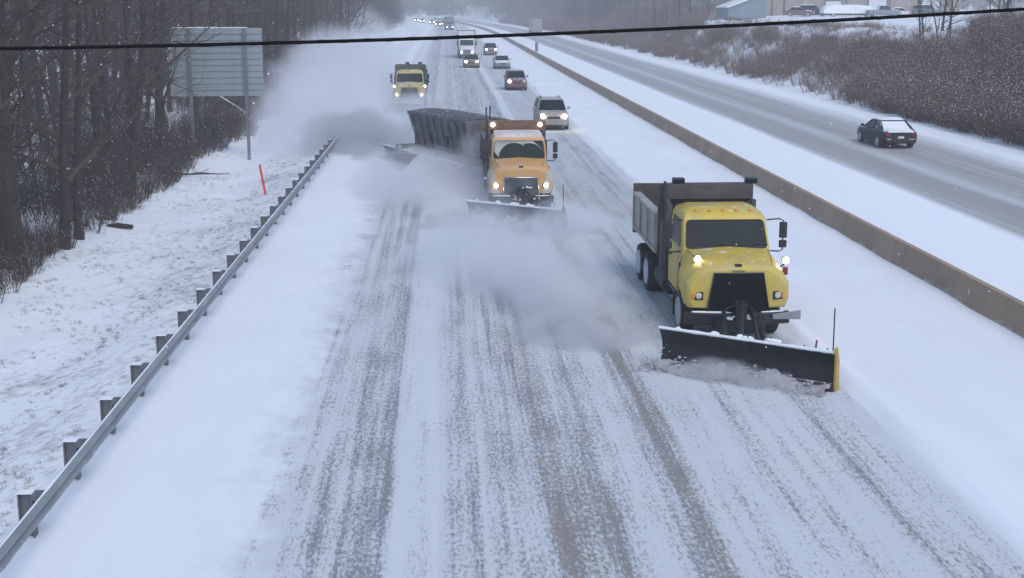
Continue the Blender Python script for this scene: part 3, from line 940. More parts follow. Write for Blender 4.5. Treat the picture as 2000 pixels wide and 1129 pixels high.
    pf.box(-.12, .12, -1.5, -1.30, .6, 1.02)
    pf.tube([(0, -1.4, 1.0), tuple(mid + Vector((0, .35, .55)))], .05, 8)
    pf.tube([(-.1, -1.44, .95), (-.35, -1.6, .9), (-.5, -1.8, .5)], .02, 6)
    pf.tube([(.1, -1.44, .95), (.35, -1.7, .8), (.4, -2.0, .45)], .02, 6)
    pf.build('push_frame', M['black'], T, smooth=40)
    lumps = MB()
    for q in range(12):
        lumps.ball((random.uniform(-.35, .5), random.uniform(-1.55, -1.3), random.choice((.64, .64, 1.03, .66)) + random.uniform(-.01, .03)), random.uniform(.02, .06), 6, 4, (1.4, 1, .7), .3)
    tag(lumps.build('frame_snow', M['snow_lump'], T, smooth=60), kind='stuff')
    if P.get('side_plate'):
        sp_ = MB(); sp_.hexa([(.72, -1.34, .60), (1.34, -1.30, .58), (1.34, -1.25, .58), (.72, -1.29, .60), (.72, -1.34, .70), (1.34, -1.30, .78), (1.34, -1.25, .78), (.72, -1.29, .70)])
        sp_.build('side_plate', M['galv'], T, .008)
    return T


YT = (6.24, 28.9, 0)
plow_truck(YT, R(0), 'bright yellow plow truck with black grille in front, nearest the camera, its plow angled', dict(
    paint='yellow', bed='bed_grey', shield='bed_dark', script=True, load=False, side_plate=True,
    beacons=((-.76, 0), (.98, 0)), plow_lights=((-.82, -.66, 1.80, (-.84, -.5, 1.74)), (1.22, -.30, 1.69, (1.05, -.2, 1.45))),
    blade=((-1.92, -2.75, 0), (1.12, -4.75, 0)), blade_h=.74, flare=.06))
OT = (2.56, 47.0, 0)
plow_truck(OT, R(0), 'orange plow truck with grey dusted fenders and snowy roof pulling the tow plow trailer', dict(
    paint='orange', fender='orange_dirty', bed='bed_dark', shield='bed_rust', grille='grille_grey', bars='grille_grey', rimmed=True, frost=True, roof_snow=True,
    grille_top=1.36, grille_bottom=.74, grille_wt=.56, grille_wb=.62, head_on=True, blade_mat='black', shoe='black_snowy',
    beacons=(), shield_lamps=((-.86, 2.9), (.88, 2.9)), poles=((-1.08, 2.6, 3.5), (-.94, 2.6, 3.55)),
    plow_lights=(), blade=((-1.88, -2.4, 0), (1.22, -4.7, 0)), blade_h=.74))
RT = (-2.58, 95.2, 0)
plow_truck(RT, R(0), 'dusty yellow plow truck with dark green body far back in the left lane', dict(
    paint='yellow_dusty', bed='bed_green', shield='bed_green', load=False, grille='grille_grey', bars='grille_grey',
    beacons=((-.2, 0), (.72, 0)), head_on=True, lamp='lamp_white', plow_lights=((-1.08, -.1, 1.62, (-1.0, 0.1, 1.35)), (1.08, -.1, 1.62, (1.0, .1, 1.35))),
    blade=((-1.9, -2.5, 0), (1.2, -4.2, 0)), blade_h=.66, blade_mat='black_snowy', shoe='black_snowy'))

# ------------------------------------------------------------------ tow plow trailer
def tow_plow():
    a = Vector((1.75, 55.6, 0)); e = Vector((-1.75, 63.4, 0))
    d = (e - a).normalized(); n = Vector((-d.y, d.x, 0))
    if n.x > 0: n = -n                                   # n faces left and towards the camera
    T = empty('tow_plow_trailer', a, 0, 'dark steel tow plow trailer with V shaped hopper swung out left behind the orange truck', 'trailer')
    def P(s, t, z): return tuple(d * s + n * t + Vector((0, 0, z)))
    Ln = 6.4
    h = MB()
    top, bot = .98, .66
    zt, zb = 2.42, 1.05
    def ring(s0, s1, t, z): return [P(s0, -t, z), P(s1, -t, z), P(s1, t, z), P(s0, t, z)]
    h.loft([ring(.35, Ln - .3, bot, zb), ring(.1, Ln - .05, top, zt), ring(.1, Ln - .05, top + .05, zt + .001), ring(.1, Ln - .05, top + .05, zt + .10), ring(.16, Ln - .12, top - .05, zt + .10), ring(.3, Ln - .3, top - .25, zt - .25)], cap=True)
    hop = h.build('hopper', M['hopper'], T)
    for i in range(8):
        s = .45 + i * (Ln - 1.0) / 7
        for sg in (-1, 1):
            r_ = MB()
            r_.loft([[P(s - .04, sg * (bot + .01), zb), P(s + .04, sg * (bot + .01), zb), P(s + .04, sg * (bot + .10), zb), P(s - .04, sg * (bot + .10), zb)],
                     [P(s - .04, sg * (top - .02), zt - .06), P(s + .04, sg * (top - .02), zt - .06), P(s + .04, sg * (top + .04), zt - .06), P(s - .04, sg * (top + .04), zt - .06)]])
            r_.build('hopper_rib', M['hopper'], hop)
    t = MB(); t.loft([[P(s, -.9, zt + .11), P(s, .9, zt + .11), P(s, .5, zt + .16 + k), P(s, 0, zt + .2 + k), P(s, -.5, zt + .16 + k)] for s, k in ((.15, 0), (2, .05), (4.5, .06), (Ln - .1, 0))])
    t.build('tarp', M['bed_dark'], hop, smooth=50)
    f = MB()
    for sg in (-1, 1):
        f.loft([[P(s, sg * .5 - .06, .62), P(s, sg * .5 + .06, .62), P(s, sg * .5 + .06, .88), P(s, sg * .5 - .06, .88)] for s in (-.4, Ln + .2)])
    for s in (0, 1.5, 3, 4.5, 6): f.loft([[P(s - .06, q, .66), P(s + .06, q, .66), P(s + .06, q, .86), P(s - .06, q, .86)] for q in (-.9, .9)])
    for s in (.5, 2.4, 4.2, Ln - .5):
        for sg in (-1, 1): f.tube([P(s, sg * .8, .86), P(s, sg * .82, 1.7)], .05, 6)
    f.tube([P(-.3, 0, .75), (0.55, -1.9, .75)], .09, 8)
    f.build('trailer_frame', M['frame'], T)
    ang = math.atan2(d.y, d.x) - math.pi / 2
    for s in (3.9, 5.1):
        for sg in (-1, 1):
            wv = wheel(T, 0, 0, .45, .3, 'wheel', sg)
            p = P(s, sg * -.78, .44); wv.location = p; wv.rotation_euler = (0, 0, ang)
    bl = MB()
    A = Vector((-.95, .2, 0)); B = Vector((-4.75, 8.9, 0))
    dd = (B - A).normalized(); nn = Vector((-dd.y, dd.x, 0)); nn = -nn if nn.x > 0 else nn
    pr = [(.1 - .2 * math.sin(math.pi * (.1 + .8 * i / 8)) + .1 * i / 8, .02 + .62 * i / 8) for i in range(9)]
    bl.loft([[tuple(A + dd * ((B - A).length * k / 12) + nn * aa + Vector((0, 0, z))) for aa, z in pr + [(q - .03, z) for q, z in reversed(pr)]] for k in range(13)])
    blade = bl.build('plow_blade', M['black_snowy'], T, smooth=40)
    ed = MB(); ed.tube([tuple(A + dd * ((B - A).length * k / 20) + nn * .12 + Vector((0, 0, .655))) for k in range(21)], .04, 6); ed.build('edge_snow', M['snow_lump'], blade, smooth=60)
    for s in (1.2, 2.8, 4.4, 6.0):
        br = MB(); br.tube([P(s, .5, .75), tuple(A + dd * (s * 1.15 + .5) + Vector((0, 0, .45)))], .055, 7); br.build('push_arm', M['frame'], T)
    lb = MB(); lb.loft([[P(Ln + .1, q, .78), P(Ln + .28, q, .78), P(Ln + .28, q, 1.0), P(Ln + .1, q, 1.0)] for q in (-.9, 1.5)])
    bar_ = lb.build('rear_light_bar', M['galv'], T)
    for q in (-.7, 1.35):
        l = MB(); l.ball(P(Ln + .08, q, .9), .07, 8, 6); l.build('rear_lamp', M['lens_off'], bar_, smooth=60)
    return T


tow_plow()

# ------------------------------------------------------------------ cars
def car(loc, rz, label, P):
    """front towards -y; origin at the ground under the middle"""
    T = empty(P.get('name', 'car'), loc, rz, label, P.get('cat', 'car'), P.get('group'))
    L, W, Hh = P['size']
    hw = W / 2
    kind = P['kind']
    if kind == 'suv':
        hood_z, belt, roof = .62 * Hh, .66 * Hh, Hh
        yw0, yr0, yr1, yw1 = -.22 * L, -.07 * L, .40 * L, .48 * L
        tail = .66 * Hh
    elif kind == 'pickup':
        hood_z, belt, roof = .60 * Hh, .64 * Hh, Hh
        yw0, yr0, yr1, yw1 = -.20 * L, -.08 * L, .14 * L, .19 * L
        tail = .62 * Hh
    else:
        hood_z, belt, roof = .62 * Hh, .66 * Hh, Hh
        yw0, yr0, yr1, yw1 = -.22 * L, -.04 * L, .20 * L, .38 * L
        tail = .70 * Hh
    f0, r0 = -L / 2, L / 2
    st = [(f0, .30, .42 * Hh, .80), (f0 + .06 * L, .22, hood_z - .10, .94), (f0 + .14 * L, .22, hood_z - .03, .99), (yw0, .22, hood_z + .02, 1.0), (0, .20, belt, 1.0), (yr1, .22, belt + .01, 1.0), (min(yw1 + .02 * L, .455 * L), .25, tail, .98), (r0 - .02 * L, .28, tail - .06, .93), (r0, .36, tail - .22, .86)]
    b = MB()
    b.loft([[(-hw * w_ * .92, y, zb), (hw * w_ * .92, y, zb), (hw * w_, y, zb + .15), (hw * w_, y, zt - .16), (hw * w_ * .95, y, zt - .05), (hw * w_ * .80, y, zt), (-hw * w_ * .80, y, zt), (-hw * w_ * .95, y, zt - .05), (-hw * w_, y, zt - .16), (-hw * w_, y, zb + .15)] for y, zb, zt, w_ in st])
    b.build('body', M[P['paint']], T, .03, smooth=38)
    g = MB()
    wb_, wt = hw * .90, hw * .74
    g.hexa([(-wb_, yw0, belt - .03), (wb_, yw0, belt - .03), (wb_, yw1, belt - .03), (-wb_, yw1, belt - .03), (-wt, yr0, roof - .06), (wt, yr0, roof - .06), (wt, yr1, roof - .06), (-wt, yr1, roof - .06)])
    cab = g.build('glasshouse', M['glass'], T, .03)
    r_ = MB()
    r_.hexa([(-wt * 1.02, yr0 - .03, roof - .07), (wt * 1.02, yr0 - .03, roof - .07), (wt * 1.02, yr1 + .03, roof - .07), (-wt * 1.02, yr1 + .03, roof - .07), (-wt * .9, yr0 + .06, roof), (wt * .9, yr0 + .06, roof), (wt * .9, yr1 - .05, roof), (-wt * .9, yr1 - .05, roof)])
    r_.build('roof', M[P.get('roofmat', P['paint'])], T, .03)
    pil = MB()
    for s in (-1, 1):
        pil.tube([(s * wb_, yw0 - .01, belt - .02), (s * wt * 1.01, yr0 - .01, roof - .05)], .035, 6)
        pil.tube([(s * wb_, yw1 + .01, belt - .02), (s * wt * 1.01, yr1 + .01, roof - .05)], .05, 6)
        ym = (yr0 + yr1) / 2
        pil.tube([(s * (wb_ + .004), ym, belt - .02), (s * (wt + .006), ym, roof - .05)], .035, 6)
    pil.build('pillars', M[P['paint']], T)
    for s in (-1, 1):
        for y in (f0 + .19 * L, r0 - .20 * L):
            wheel(T, s * (hw - .10), y, .33 if kind != 'suv' else .36, .22, 'wheel', s, n=20)
        m_ = MB(); m_.box(s * (hw + .10) - .09, s * (hw + .10) + .09, yw0 + .22, yw0 + .32, belt, belt + .15)
        m_.build('mirror', M[P['paint']], T, .03)
        h = MB(); zl = .49 * Hh
        h.lathe([(0, .125), (-.05, .11), (-.07, .001)], (s * hw * .70, f0 + .02, zl), 'y', 12)
        on = P.get('lights', (1, 1))[0 if s < 0 else 1]
        h.build('headlight', M[P.get('lamp', 'lamp_warm')] if on else M['lens_off'], T, smooth=50)
        tl = MB(); tl.box(s * hw * .72 - .13, s * hw * .72 + .13, r0 - .10, r0 + .005, tail - .30, tail - .12)
        tl.build('tail_light', M['red_lens'], T, .01)
    gl = MB(); gl.box(-hw * .42, hw * .42, f0 - .015, f0 + .08, .40 * Hh, .47 * Hh)
    gl.box(-hw * .6, hw * .6, f0 - .02, f0 + .08, .24, .34)
    gl.build('grille', M['black'], T, .01)
    bp = MB(); bp.box(-hw * .7, hw * .7, r0 - .08, r0 + .02, .36, .48); bp.build('rear_bumper', M['black'], T, .01)
    if P.get('rack'):
        rk = MB()
        for s in (-1, 1): rk.tube([(s * wt * .82, yr0 + .2, roof + .01), (s * wt * .82, yr0 + .3, roof + .06), (s * wt * .82, yr1 - .2, roof + .06), (s * wt * .82, yr1 - .1, roof + .01)], .022, 6)
        rk.build('roof_rack', M['black'], T)
    if P.get('snowcap'):
        q = MB()
        q.loft([[(-wt * .92, y, roof - .01), (wt * .92, y, roof - .01), (wt * .8, y, roof + h), (0, y, roof + h * 1.2), (-wt * .8, y, roof + h)] for y, h in ((yr0 + .12, .03), (yr0 + .4, .08), (yr1 - .3, .08), (yr1, .04))])
        q.loft([[(-wb_ * .8, y, z - .02), (wb_ * .8, y, z - .02), (wb_ * .75, y, z + h), (-wb_ * .75, y, z + h)] for y, z, h in ((yw1 + .02, tail, .05), (r0 - .12, tail - .06, .05))])
        if P['snowcap'] > 1:
            q.loft([[(-hw * .84, y, z - .02), (hw * .84, y, z - .02), (hw * .7, y, z + .06), (-hw * .7, y, z + .06)] for y, z in ((f0 + .1 * L, hood_z - .05), (yw0 - .1, hood_z + .02))])
            # snow on the rear window and tail
            q.hexa([(-wb_ * .85, yw1 + .03, belt), (wb_ * .85, yw1 + .03, belt), (wb_ * .85, yw1 - .05, belt), (-wb_ * .85, yw1 - .05, belt), (-wt * .9, yr1 + .06, roof - .07), (wt * .9, yr1 + .06, roof - .07), (wt * .9, yr1 - .05, roof - .07), (-wt * .9, yr1 - .05, roof - .07)])
        q.build('snow_cover', M['snow_lump'], T, smooth=60)
    if P.get('plate'):
        q = MB(); q.box(-.16, .16, r0 - .01, r0 + .012, tail - .42, tail - .30); q.build('licence_plate', M['lens_off'], T)
        q = MB(); q.box(-hw * .72, hw * .72, r0 - .10, r0 + .016, tail - .115, tail - .055); q.build('snow_strip', M['snow_lump'], T, .01)
        q = MB(); q.box(-hw * .80, -hw * .45, r0 - .05, r0 + .022, .50, .54); q.box(hw * .55, hw * .8, r0 - .05, r0 + .022, .50, .54); q.build('reflector', M['lens_off'], T)
    return T


def lane_x(u, y): return u + cx(y)


QG = 'cars following the plows'
car((6.28, 80.6, 0), 0, 'tan silver SUV with roof rack and bright headlights, closest behind the orange truck', dict(kind='suv', size=(4.7, 1.85, 1.72), paint='silver_paint', rack=True, group=QG))
car((6.08, 118, 0), 0, 'dark red hatchback with only one headlight lit', dict(kind='suv', size=(4.5, 1.8, 1.62), paint='red_paint', lights=(1, 0), lamp='lamp_white', group=QG))
car((6.5, 157.8, 0), 0, 'pale green sedan with snowy hood and no headlights lit', dict(kind='sedan', size=(4.8, 1.85, 1.5), paint='green_paint', lights=(0, 0), snowcap=1, group=QG))
car((3.0, 160.5, 0), 0, 'brown sedan with glaring warm headlights directly before the white box truck', dict(kind='sedan', size=(4.8, 1.9, 1.55), paint='brown_paint', group=QG))
car((6.6, 201, 0), 0, 'grey pickup with lit headlights beyond the pale green sedan', dict(kind='pickup', size=(5.4, 1.95, 1.75), paint='grey_paint', group=QG, name='pickup', cat='pickup'))
FG = 'cars in the far queue'
far = [(843, 46.5, 'grey_paint', 'suv'), (855, 51, 'grey_paint', 'suv'), (866, 50.5, 'black_paint', 'pickup'), (880, 51, 'white_paint', 'suv'), (824, 44, 'grey_paint', 'sedan'), (813, 42.5, 'grey_paint', 'sedan')]
for i, (u, v, pt, kd) in enumerate(far):
    # ground point seen at that pixel
    dv = (v - 10)
    yy = FPX * CAM_H / math.cos(PITCH) ** 2 / dv - CAM_H * math.tan(PITCH)
    xx = (u - 870) / dv * CAM_H / math.cos(PITCH)
    ang = math.atan2(-(cx(yy + 5) - cx(yy - 5)), 10)
    lab = ['dark grey car third from the left in the far queue of headlights', 'grey suv in the middle of the far queue beside a black pickup', 'black pickup in the far queue beside a grey suv', 'white suv at the right end of the far queue beside the dark lorry', 'small hazy car second from the left end of the far queue', 'faintest hazy car at the left end of the far queue'][i]
    car((xx, yy, 0), ang, lab, dict(kind=kd, size=(4.8, 1.9, 1.75), paint=pt, lamp='lamp_white', group=FG, name='pickup' if kd == 'pickup' else 'car', cat='pickup' if kd == 'pickup' else 'car'))

car((23.15, 69.4, 0), math.pi, 'black sedan capped with snow driving away on the opposite carriageway', dict(kind='sedan', size=(4.8, 1.84, 1.38), paint='black_paint', lights=(0, 0), snowcap=2, plate=True))


def lorry(loc, rz, label, P):
    T = empty('lorry', loc, rz, label, 'lorry')
    pt = M[P['paint']]
    c = MB()
    c.loft([[(-w_, y, z0), (w_, y, z0), (w_, y, z1 - .1), (w_ * .85, y, z1), (-w_ * .85, y, z1), (-w_, y, z1 - .1)] for y, w_, z0, z1 in ((-.2, .85, .5, 1.35), (0, .95, .45, 1.5), (1.4, 1.05, .45, 1.75))])
    c.build('hood', pt, T, .03)
    c = MB(); c.loft([[(-w_, y0, z), (w_, y0, z), (w_, 3.4, z), (-w_, 3.4, z)] for w_, y0, z in ((1.1, 1.4, .5), (1.1, 1.4, 1.75), (1.02, 1.8, 2.65), (.95, 2.0, 2.8))])
    c.build('cab', pt, T, .03)
    g = MB(); g.hexa([(-.95, 1.34, 1.82), (.95, 1.34, 1.82), (.95, 1.5, 1.82), (-.95, 1.5, 1.82), (-.9, 1.70, 2.52), (.9, 1.70, 2.52), (.9, 1.9, 2.52), (-.9, 1.9, 2.52)])
    g.build('windshield', M['glass'], T)
    g = MB(); g.box(-.5, .5, -.25, 0, .6, 1.25); g.build('grille', M['grille_grey'], T, .02)
    g = MB(); g.box(-1.1, 1.1, -.32, -.22, .35, .58); g.build('bumper', M['black_snowy'], T, .02)
    Lb = P['length']; tz = P['height']
    b = MB(); b.box(-1.22, 1.22, 3.7, 3.7 + Lb, .95, tz)
    bo = b.build('cargo_box', M[P['box']], T, .03)
    e = MB()
    for s in (-1, 1):
        e.box(s * 1.19 - .05, s * 1.19 + .05, 3.66, 3.70, .95, tz)
    e.box(-1.14, 1.14, 3.66, 3.70, tz - .10, tz)
    e.build('box_frame', M['frame'], bo)
    f = MB(); f.box(-.45, .45, .2, 3.7 + Lb, .55, .94); f.build('chassis', M['frame'], T)
    for s in (-1, 1):
        wheel(T, s * 1.0, .8, .48, .28, 'wheel', s, n=18)
        for y in (4.6, 3.7 + Lb - 1.6, 3.7 + Lb - .5): wheel(T, s * .95, y, .48, .5, 'wheel', s, n=18)
        h = MB(); h.lathe([(0, .13), (-.04, .1), (-.05, .001)], (s * .78, -.16, .92), 'y', 12); h.build('headlight', M['lamp_white'] if P.get('on', 1) else M['lens_off'], T, smooth=50)
        m_ = MB(); m_.box(s * 1.3 - .09, s * 1.3 + .09, 1.3, 1.4, 1.75, 2.4); m_.tube([(s * 1.05, 1.5, 2.4), (s * 1.3, 1.35, 2.38)], .02, 5); m_.build('mirror', M['black'], T)
    return T


lorry((2.9, 186, 0), 0, 'white lorry with tall cargo box behind the brown sedan', dict(paint='white_paint', box='white_paint', length=8, height=3.85))
lorry((2.9 + cx(420), 400, 0), R(2), 'dark hazy lorry at the head of the far queue', dict(paint='grey_paint', box='grey_paint', length=10, height=3.9))
lorry((22.2, 345, 0), R(180), 'white hazy lorry driving away on the opposite carriageway', dict(paint='grey_paint', box='silver_paint', length=13, height=3.9, on=0))

# ------------------------------------------------------------------ signs, stake, small roadside things
def big_sign():
    T = empty('road_sign', (-11.2, 66.8, gz(-11.2, 66.8)), R(4), 'large grey back of a highway sign on two posts at the wood edge', 'sign')
    z0, z1 = 2.98, 6.28
    n = 11
    ph = (z1 - z0) / n
    pm = MB(); pm.box(-2.2, 2.2, -.02, .02, 0, ph - .035); pm.box(-2.2, 2.2, .0, .03, ph - .034, ph - .006); pm.box(-2.2, 2.2, -.055, -.021, .0, .03)
    me = pm.mesh('plank', M['sign_back'])
    for i in range(n):
        o = link(bpy.data.objects.new('plank', me), T); o.location = (0, 0, z0 + i * ph)
    for x, dz in ((-1.32, -.4), (1.36, -.5)):
        p = MB(); p.box(x - .075, x + .075, -.20, -.185, dz, z1 - .05); p.box(x - .075, x + .075, -.075, -.06, dz, z1 - .05); p.box(x - .012, x + .012, -.184, -.076, dz, z1 - .05)
        p.build('post', M['galv_post'], T)
    c = MB(); c.tube([(x, .005, z1 + .01) for x in np.linspace(-2.15, 1.5, 14)], [.02 + .02 * random.random() for _ in range(14)], 6)
    c.build('snow_ridge', M['snow_lump'], T, smooth=60)


big_sign()
s = MB(); s.loft([[(x0 - .045, 0, z), (x0 + .045, 0, z), (x0 + .045, .03, z), (x0 - .045, .03, z)] for x0, z in ((0.03, -.3), (-.20, 1.22))])
st = s.build('marker_stake', M['red_stake'], None, .008)
st.location = (-7.2, 52.9, gz(-7.2, 52.9)); tag(st, 'thin red roadside marker stake leaning in the snowy slope', 'marker stake')
T = empty('delineator', (13.35, 199, 0), 0, 'small dark upright marker panel standing behind the median barrier', 'road marker')
p = MB(); p.tube([(0, 0, -.2), (0, 0, 1.2)], .04, 8); p.build('post', M['galv_post'], T)
p = MB(); p.box(-.22, .22, -.06, -.042, .55, 1.9); p.build('panel', M['grey_paint'], T, .01)
p = MB(); p.tube([(-.45, 0, .07), (-.1, .05, .10), (.4, -.1, .08)], [.09, .10, .075], 9)
lg = p.build('log', M['bark'], None, smooth=50); lg.location = (-11.0, 44.9, gz(-11, 44.9)); tag(lg, 'short dark log lying on the snowy slope below the wood', 'log')
p = MB(); p.tube([(-1.6, -.5, .02), (-.6, -.2, .12), (.4, .1, .10), (1.5, .5, .04)], [.05, .045, .035, .015], 7)
p.tube([(-.2, 0, .1), (.3, -.35, .22), (.8, -.5, .2)], [.025, .018, .008], 5); p.tube([(.2, .05, .1), (.6, .5, .3)], [.02, .008], 5)
fb = p.build('fallen_branch', M['bark'], None, smooth=50); fb.location = (-11.1, 58.8, gz(-11.1, 58.8)); tag(fb, 'fallen bare branch lying in snow under the big sign', 'branch')
p = MB(); p.tube([(-14.9, 88, 1.55 + gz(-14, 88)), (-13.4, 87, .75 + gz(-14, 88)), (-12.2, 86.4, -.05 + gz(-12.2, 86))], [.04, .055, .065], 8)
wp = p.build('leaning_trunk', M['twig_snow'], None, smooth=50); tag(wp, 'snow covered thin trunk leaning in the brush below the big sign', 'trunk')

# ------------------------------------------------------------------ vegetation
def twigs_mesh(name, segs, mats, flakes=None, sides=3):
    """segs: list of (p0, p1, r0, r1) -> tapered thin prisms; flakes: list of (p, r) snow crumbs (second material)"""
    V = []; F = []; MI = []
    for p0, p1, r0, r1 in segs:
        d = (p1 - p0)
        if d.length < 1e-5: continue
        d = d.normalized(); a = d.orthogonal().normalized(); b_ = d.cross(a)
        o = len(V); n = sides if r0 < .05 else 6
        for r_, p in ((r0, p0), (r1, p1)):
            for k in range(n):
                t = 2 * math.pi * k / n
                V.append(tuple(p + (a * math.cos(t) + b_ * math.sin(t)) * r_))
        for k in range(n):
            j = (k + 1) % n
            F.append((o + k, o + j, o + n + j, o + n + k)); MI.append(0)
    for p, r_ in (flakes or ()):
        o = len(V)
        for q in ((0, 0, r_ * .7), (r_, 0, 0), (-r_ * .5, r_ * .87, 0), (-r_ * .5, -r_ * .87, 0)): V.append((p[0] + q[0], p[1] + q[1], p[2] + q[2]))
        F += [(o, o + 1, o + 2), (o, o + 2, o + 3), (o, o + 3, o + 1), (o + 1, o + 3, o + 2)]; MI += [1] * 4
    me = bpy.data.meshes.new(name); me.from_pydata(V, [], F)
    for m_ in mats: me.materials.append(m_)
    me.polygons.foreach_set('material_index', MI)
    me.update()
    return me


def rnd_dir(d, ang):
    d = d.normalized(); a = d.orthogonal().normalized(); b_ = d.cross(a)
    t = random.uniform(0, 2 * math.pi); s_ = math.sin(ang)
    return (d * math.cos(ang) + (a * math.cos(t) + b_ * math.sin(t)) * s_).normalized()


def grow(segs, flk, p, d, L, r, lev, maxlev, snow):
    n = 3 if lev < maxlev else 2
    q = p
    pts = [(p, r)]
    for i in range(n):
        d = (d + Vector((random.uniform(-.22, .22), random.uniform(-.22, .22), random.uniform(-.06, .22)))).normalized()
        q2 = q + d * (L / n)
        r2 = r * (1 - (i + 1) / n * .75)
        segs.append((q, q2, r * (1 - i / n * .75), r2))
        if random.random() < snow: flk.append((tuple((q + q2) / 2 + Vector((0, 0, r))), random.uniform(.015, .035)))
        pts.append((q2, r2)); q = q2
    if lev < maxlev:
        k = random.randint(3, 5)
        for i in range(k):
            t = random.uniform(.25, 1.0); j = min(n - 1, int(t * n)); f = t * n - j
            bp = pts[j][0].lerp(pts[j + 1][0], f)
            grow(segs, flk, bp, rnd_dir(d, random.uniform(.5, 1.05)), L * random.uniform(.4, .65), max(.006, pts[j][1] * .5), lev + 1, maxlev, snow)


def tree_variant(seed, H, r, nb, lean=0.05, low=.12):
    random.seed(seed)
    trunk = []; segs = []; flk = []
    p = Vector((0, 0, -.3)); d = Vector((random.uniform(-lean, lean), random.uniform(-lean, lean), 1)).normalized()
    n = 9; pts = []
    for i in range(n + 1):
        rr = r * (1 - .85 * i / n) * (1.35 if i == 0 else 1)
        pts.append((p.copy(), rr))
        d = (d + Vector((random.uniform(-.07, .07), random.uniform(-.07, .07), .04))).normalized()
        p = p + d * ((H + .3) / n)
    tb = MB(); tb.tube([q for q, _ in pts], [r_ for _, r_ in pts], 8)
    tm = tb.mesh('trunk', M['bark'], 60)
    for i in range(nb):
        t = low + (1 - low) * (i + random.random()) / nb
        j = min(n - 1, int(t * n)); f = t * n - j
        bp = pts[j][0].lerp(pts[j + 1][0], f)
        a = random.uniform(0, 2 * math.pi); el = random.uniform(.25, .9)
        dd = Vector((math.cos(a), math.sin(a), el)).normalized()
        grow(segs, flk, bp, dd, (H * .30) * (1.1 - t) * random.uniform(.6, 1.2) + .7, max(.014, pts[j][1] * .5), 1, 3, .10)
    cm = twigs_mesh('branches', segs, [M['twig'], M['twig_snow']], flk)
    return tm, cm


def shrub_variant(seed, H, ns, mat, snow):
    random.seed(seed)
    segs = []; flk = []
    for i in range(ns):
        a = random.uniform(0, 2 * math.pi); rr = random.random() ** .5 * .45 * H * .5
        d = Vector((math.cos(a) * .45, math.sin(a) * .45, 1)).normalized()
        grow(segs, flk, Vector((math.cos(a) * rr, math.sin(a) * rr, -.1)), d, H * random.uniform(.6, 1.0), .016, 2, 3, snow)
    return twigs_mesh('twigs', segs, [mat, M['twig_snow']], flk)


TREES = [tree_variant(20 + i, H, r, nb, ln) for i, (H, r, nb, ln) in enumerate(((13, .16, 17, .10), (15, .22, 18, .07), (11, .11, 15, .16), (14, .18, 18, .12), (10, .10, 14, .22), (16, .25, 19, .08), (12, .14, 16, .18)))]
SHRUBS = [shrub_variant(60 + i, 1.9, 14, M['twig'], .10) for i in range(3)]
BANKS = [shrub_variant(70 + i, 1.7, 16, M['twig_warm'], .30) for i in range(3)]
random.seed(99)
TREE_N = [0]


def place_tree(x, y, v, sc, rz, label, group, z=None, cat='tree'):
    u = x - cx(y)
    t = empty('bare_tree', (x, y, gz(u, y) if z is None else z), rz, label, cat, group)
    t.scale = (sc, sc, sc)
    link(bpy.data.objects.new('trunk', TREES[v][0]), t)
    link(bpy.data.objects.new('crown', TREES[v][1]), t)
    return t


LG = 'bare trees of the left wood'
# the few trunks at the wood edge one can point at
big = MB()
def big_tree():
    T = empty('bare_tree', (-12.35, 37.6, gz(-12.3, 37.6)), .4, 'thickest dark trunk at the left edge of the picture', 'tree', LG)
    tb = MB(); tb.tube([(0, 0, -.4), (.02, 0, .4), (0, .05, 2), (-.05, 0, 4), (.06, .1, 6.5), (.2, .1, 9), (.1, .3, 13)], [.52, .40, .36, .33, .29, .24, .10], 12)
    tb.tube([(.05, .05, 5.2), (.7, 0, 6.2), (1.5, -.2, 7.6), (2.2, -.3, 9.5)], [.14, .12, .09, .05], 8)
    tb.build('trunk', M['bark'], T, smooth=60)
    segs = []; flk = []
    for i in range(34):
        h = random.uniform(1.5, 12); a = random.uniform(0, 6.28)
        grow(segs, flk, Vector((0, .05, h)), Vector((math.cos(a), math.sin(a), .4)), random.uniform(1.2, 3.4), .035, 1, 3, .12)
    o = bpy.data.objects.new('crown', twigs_mesh('branches', segs, [M['twig'], M['twig_snow']], flk)); link(o, T)
big_tree()
place_tree(-11.75, 40.7, 6, 1.15, 1.0, 'leaning dark trunk, left one of a pair rooted at the wood edge', LG)
place_tree(-11.8, 42.7, 2, 1.3, 2.3, 'leaning dark trunk, right one of a pair rooted at the wood edge', LG)
place_tree(-12.3, 51.6, 3, 1.0, .3, 'bare brown tree standing alone above the short dark log', LG)
# tree with the long limb reaching across the big sign
T = empty('bare_tree', (-13.6, 58.5, gz(-13.6, 58.5)), 0, 'bare tree whose long crooked limb reaches across the big sign', 'tree', LG)
tb = MB(); tb.tube([(0, 0, -.3), (.05, 0, 2), (.1, .1, 4), (0, .1, 7), (.2, 0, 11)], [.22, .18, .16, .12, .05], 10); tb.build('trunk', M['bark'], T, smooth=60)
segs = []; flk = []
def limb(pts, r0):
    P_ = [Vector(p) for p in pts]
    for i in range(len(P_) - 1):
        a, b_ = r0 * (1 - .8 * i / (len(P_) - 1)), r0 * (1 - .8 * (i + 1) / (len(P_) - 1))
        segs.append((P_[i], P_[i + 1], a, b_))
        if i: grow(segs, flk, P_[i], (P_[i + 1] - P_[i]).normalized() + Vector((0, 0, random.uniform(-.4, .5))), .9, a * .5, 2, 3, .2)
limb([(.1, .1, 4.0), (.7, -.2, 4.6), (1.5, -.4, 5.3), (2.1, -.5, 5.7), (2.8, -.6, 5.55), (3.6, -.7, 5.8), (4.2, -.8, 6.1)], .06)
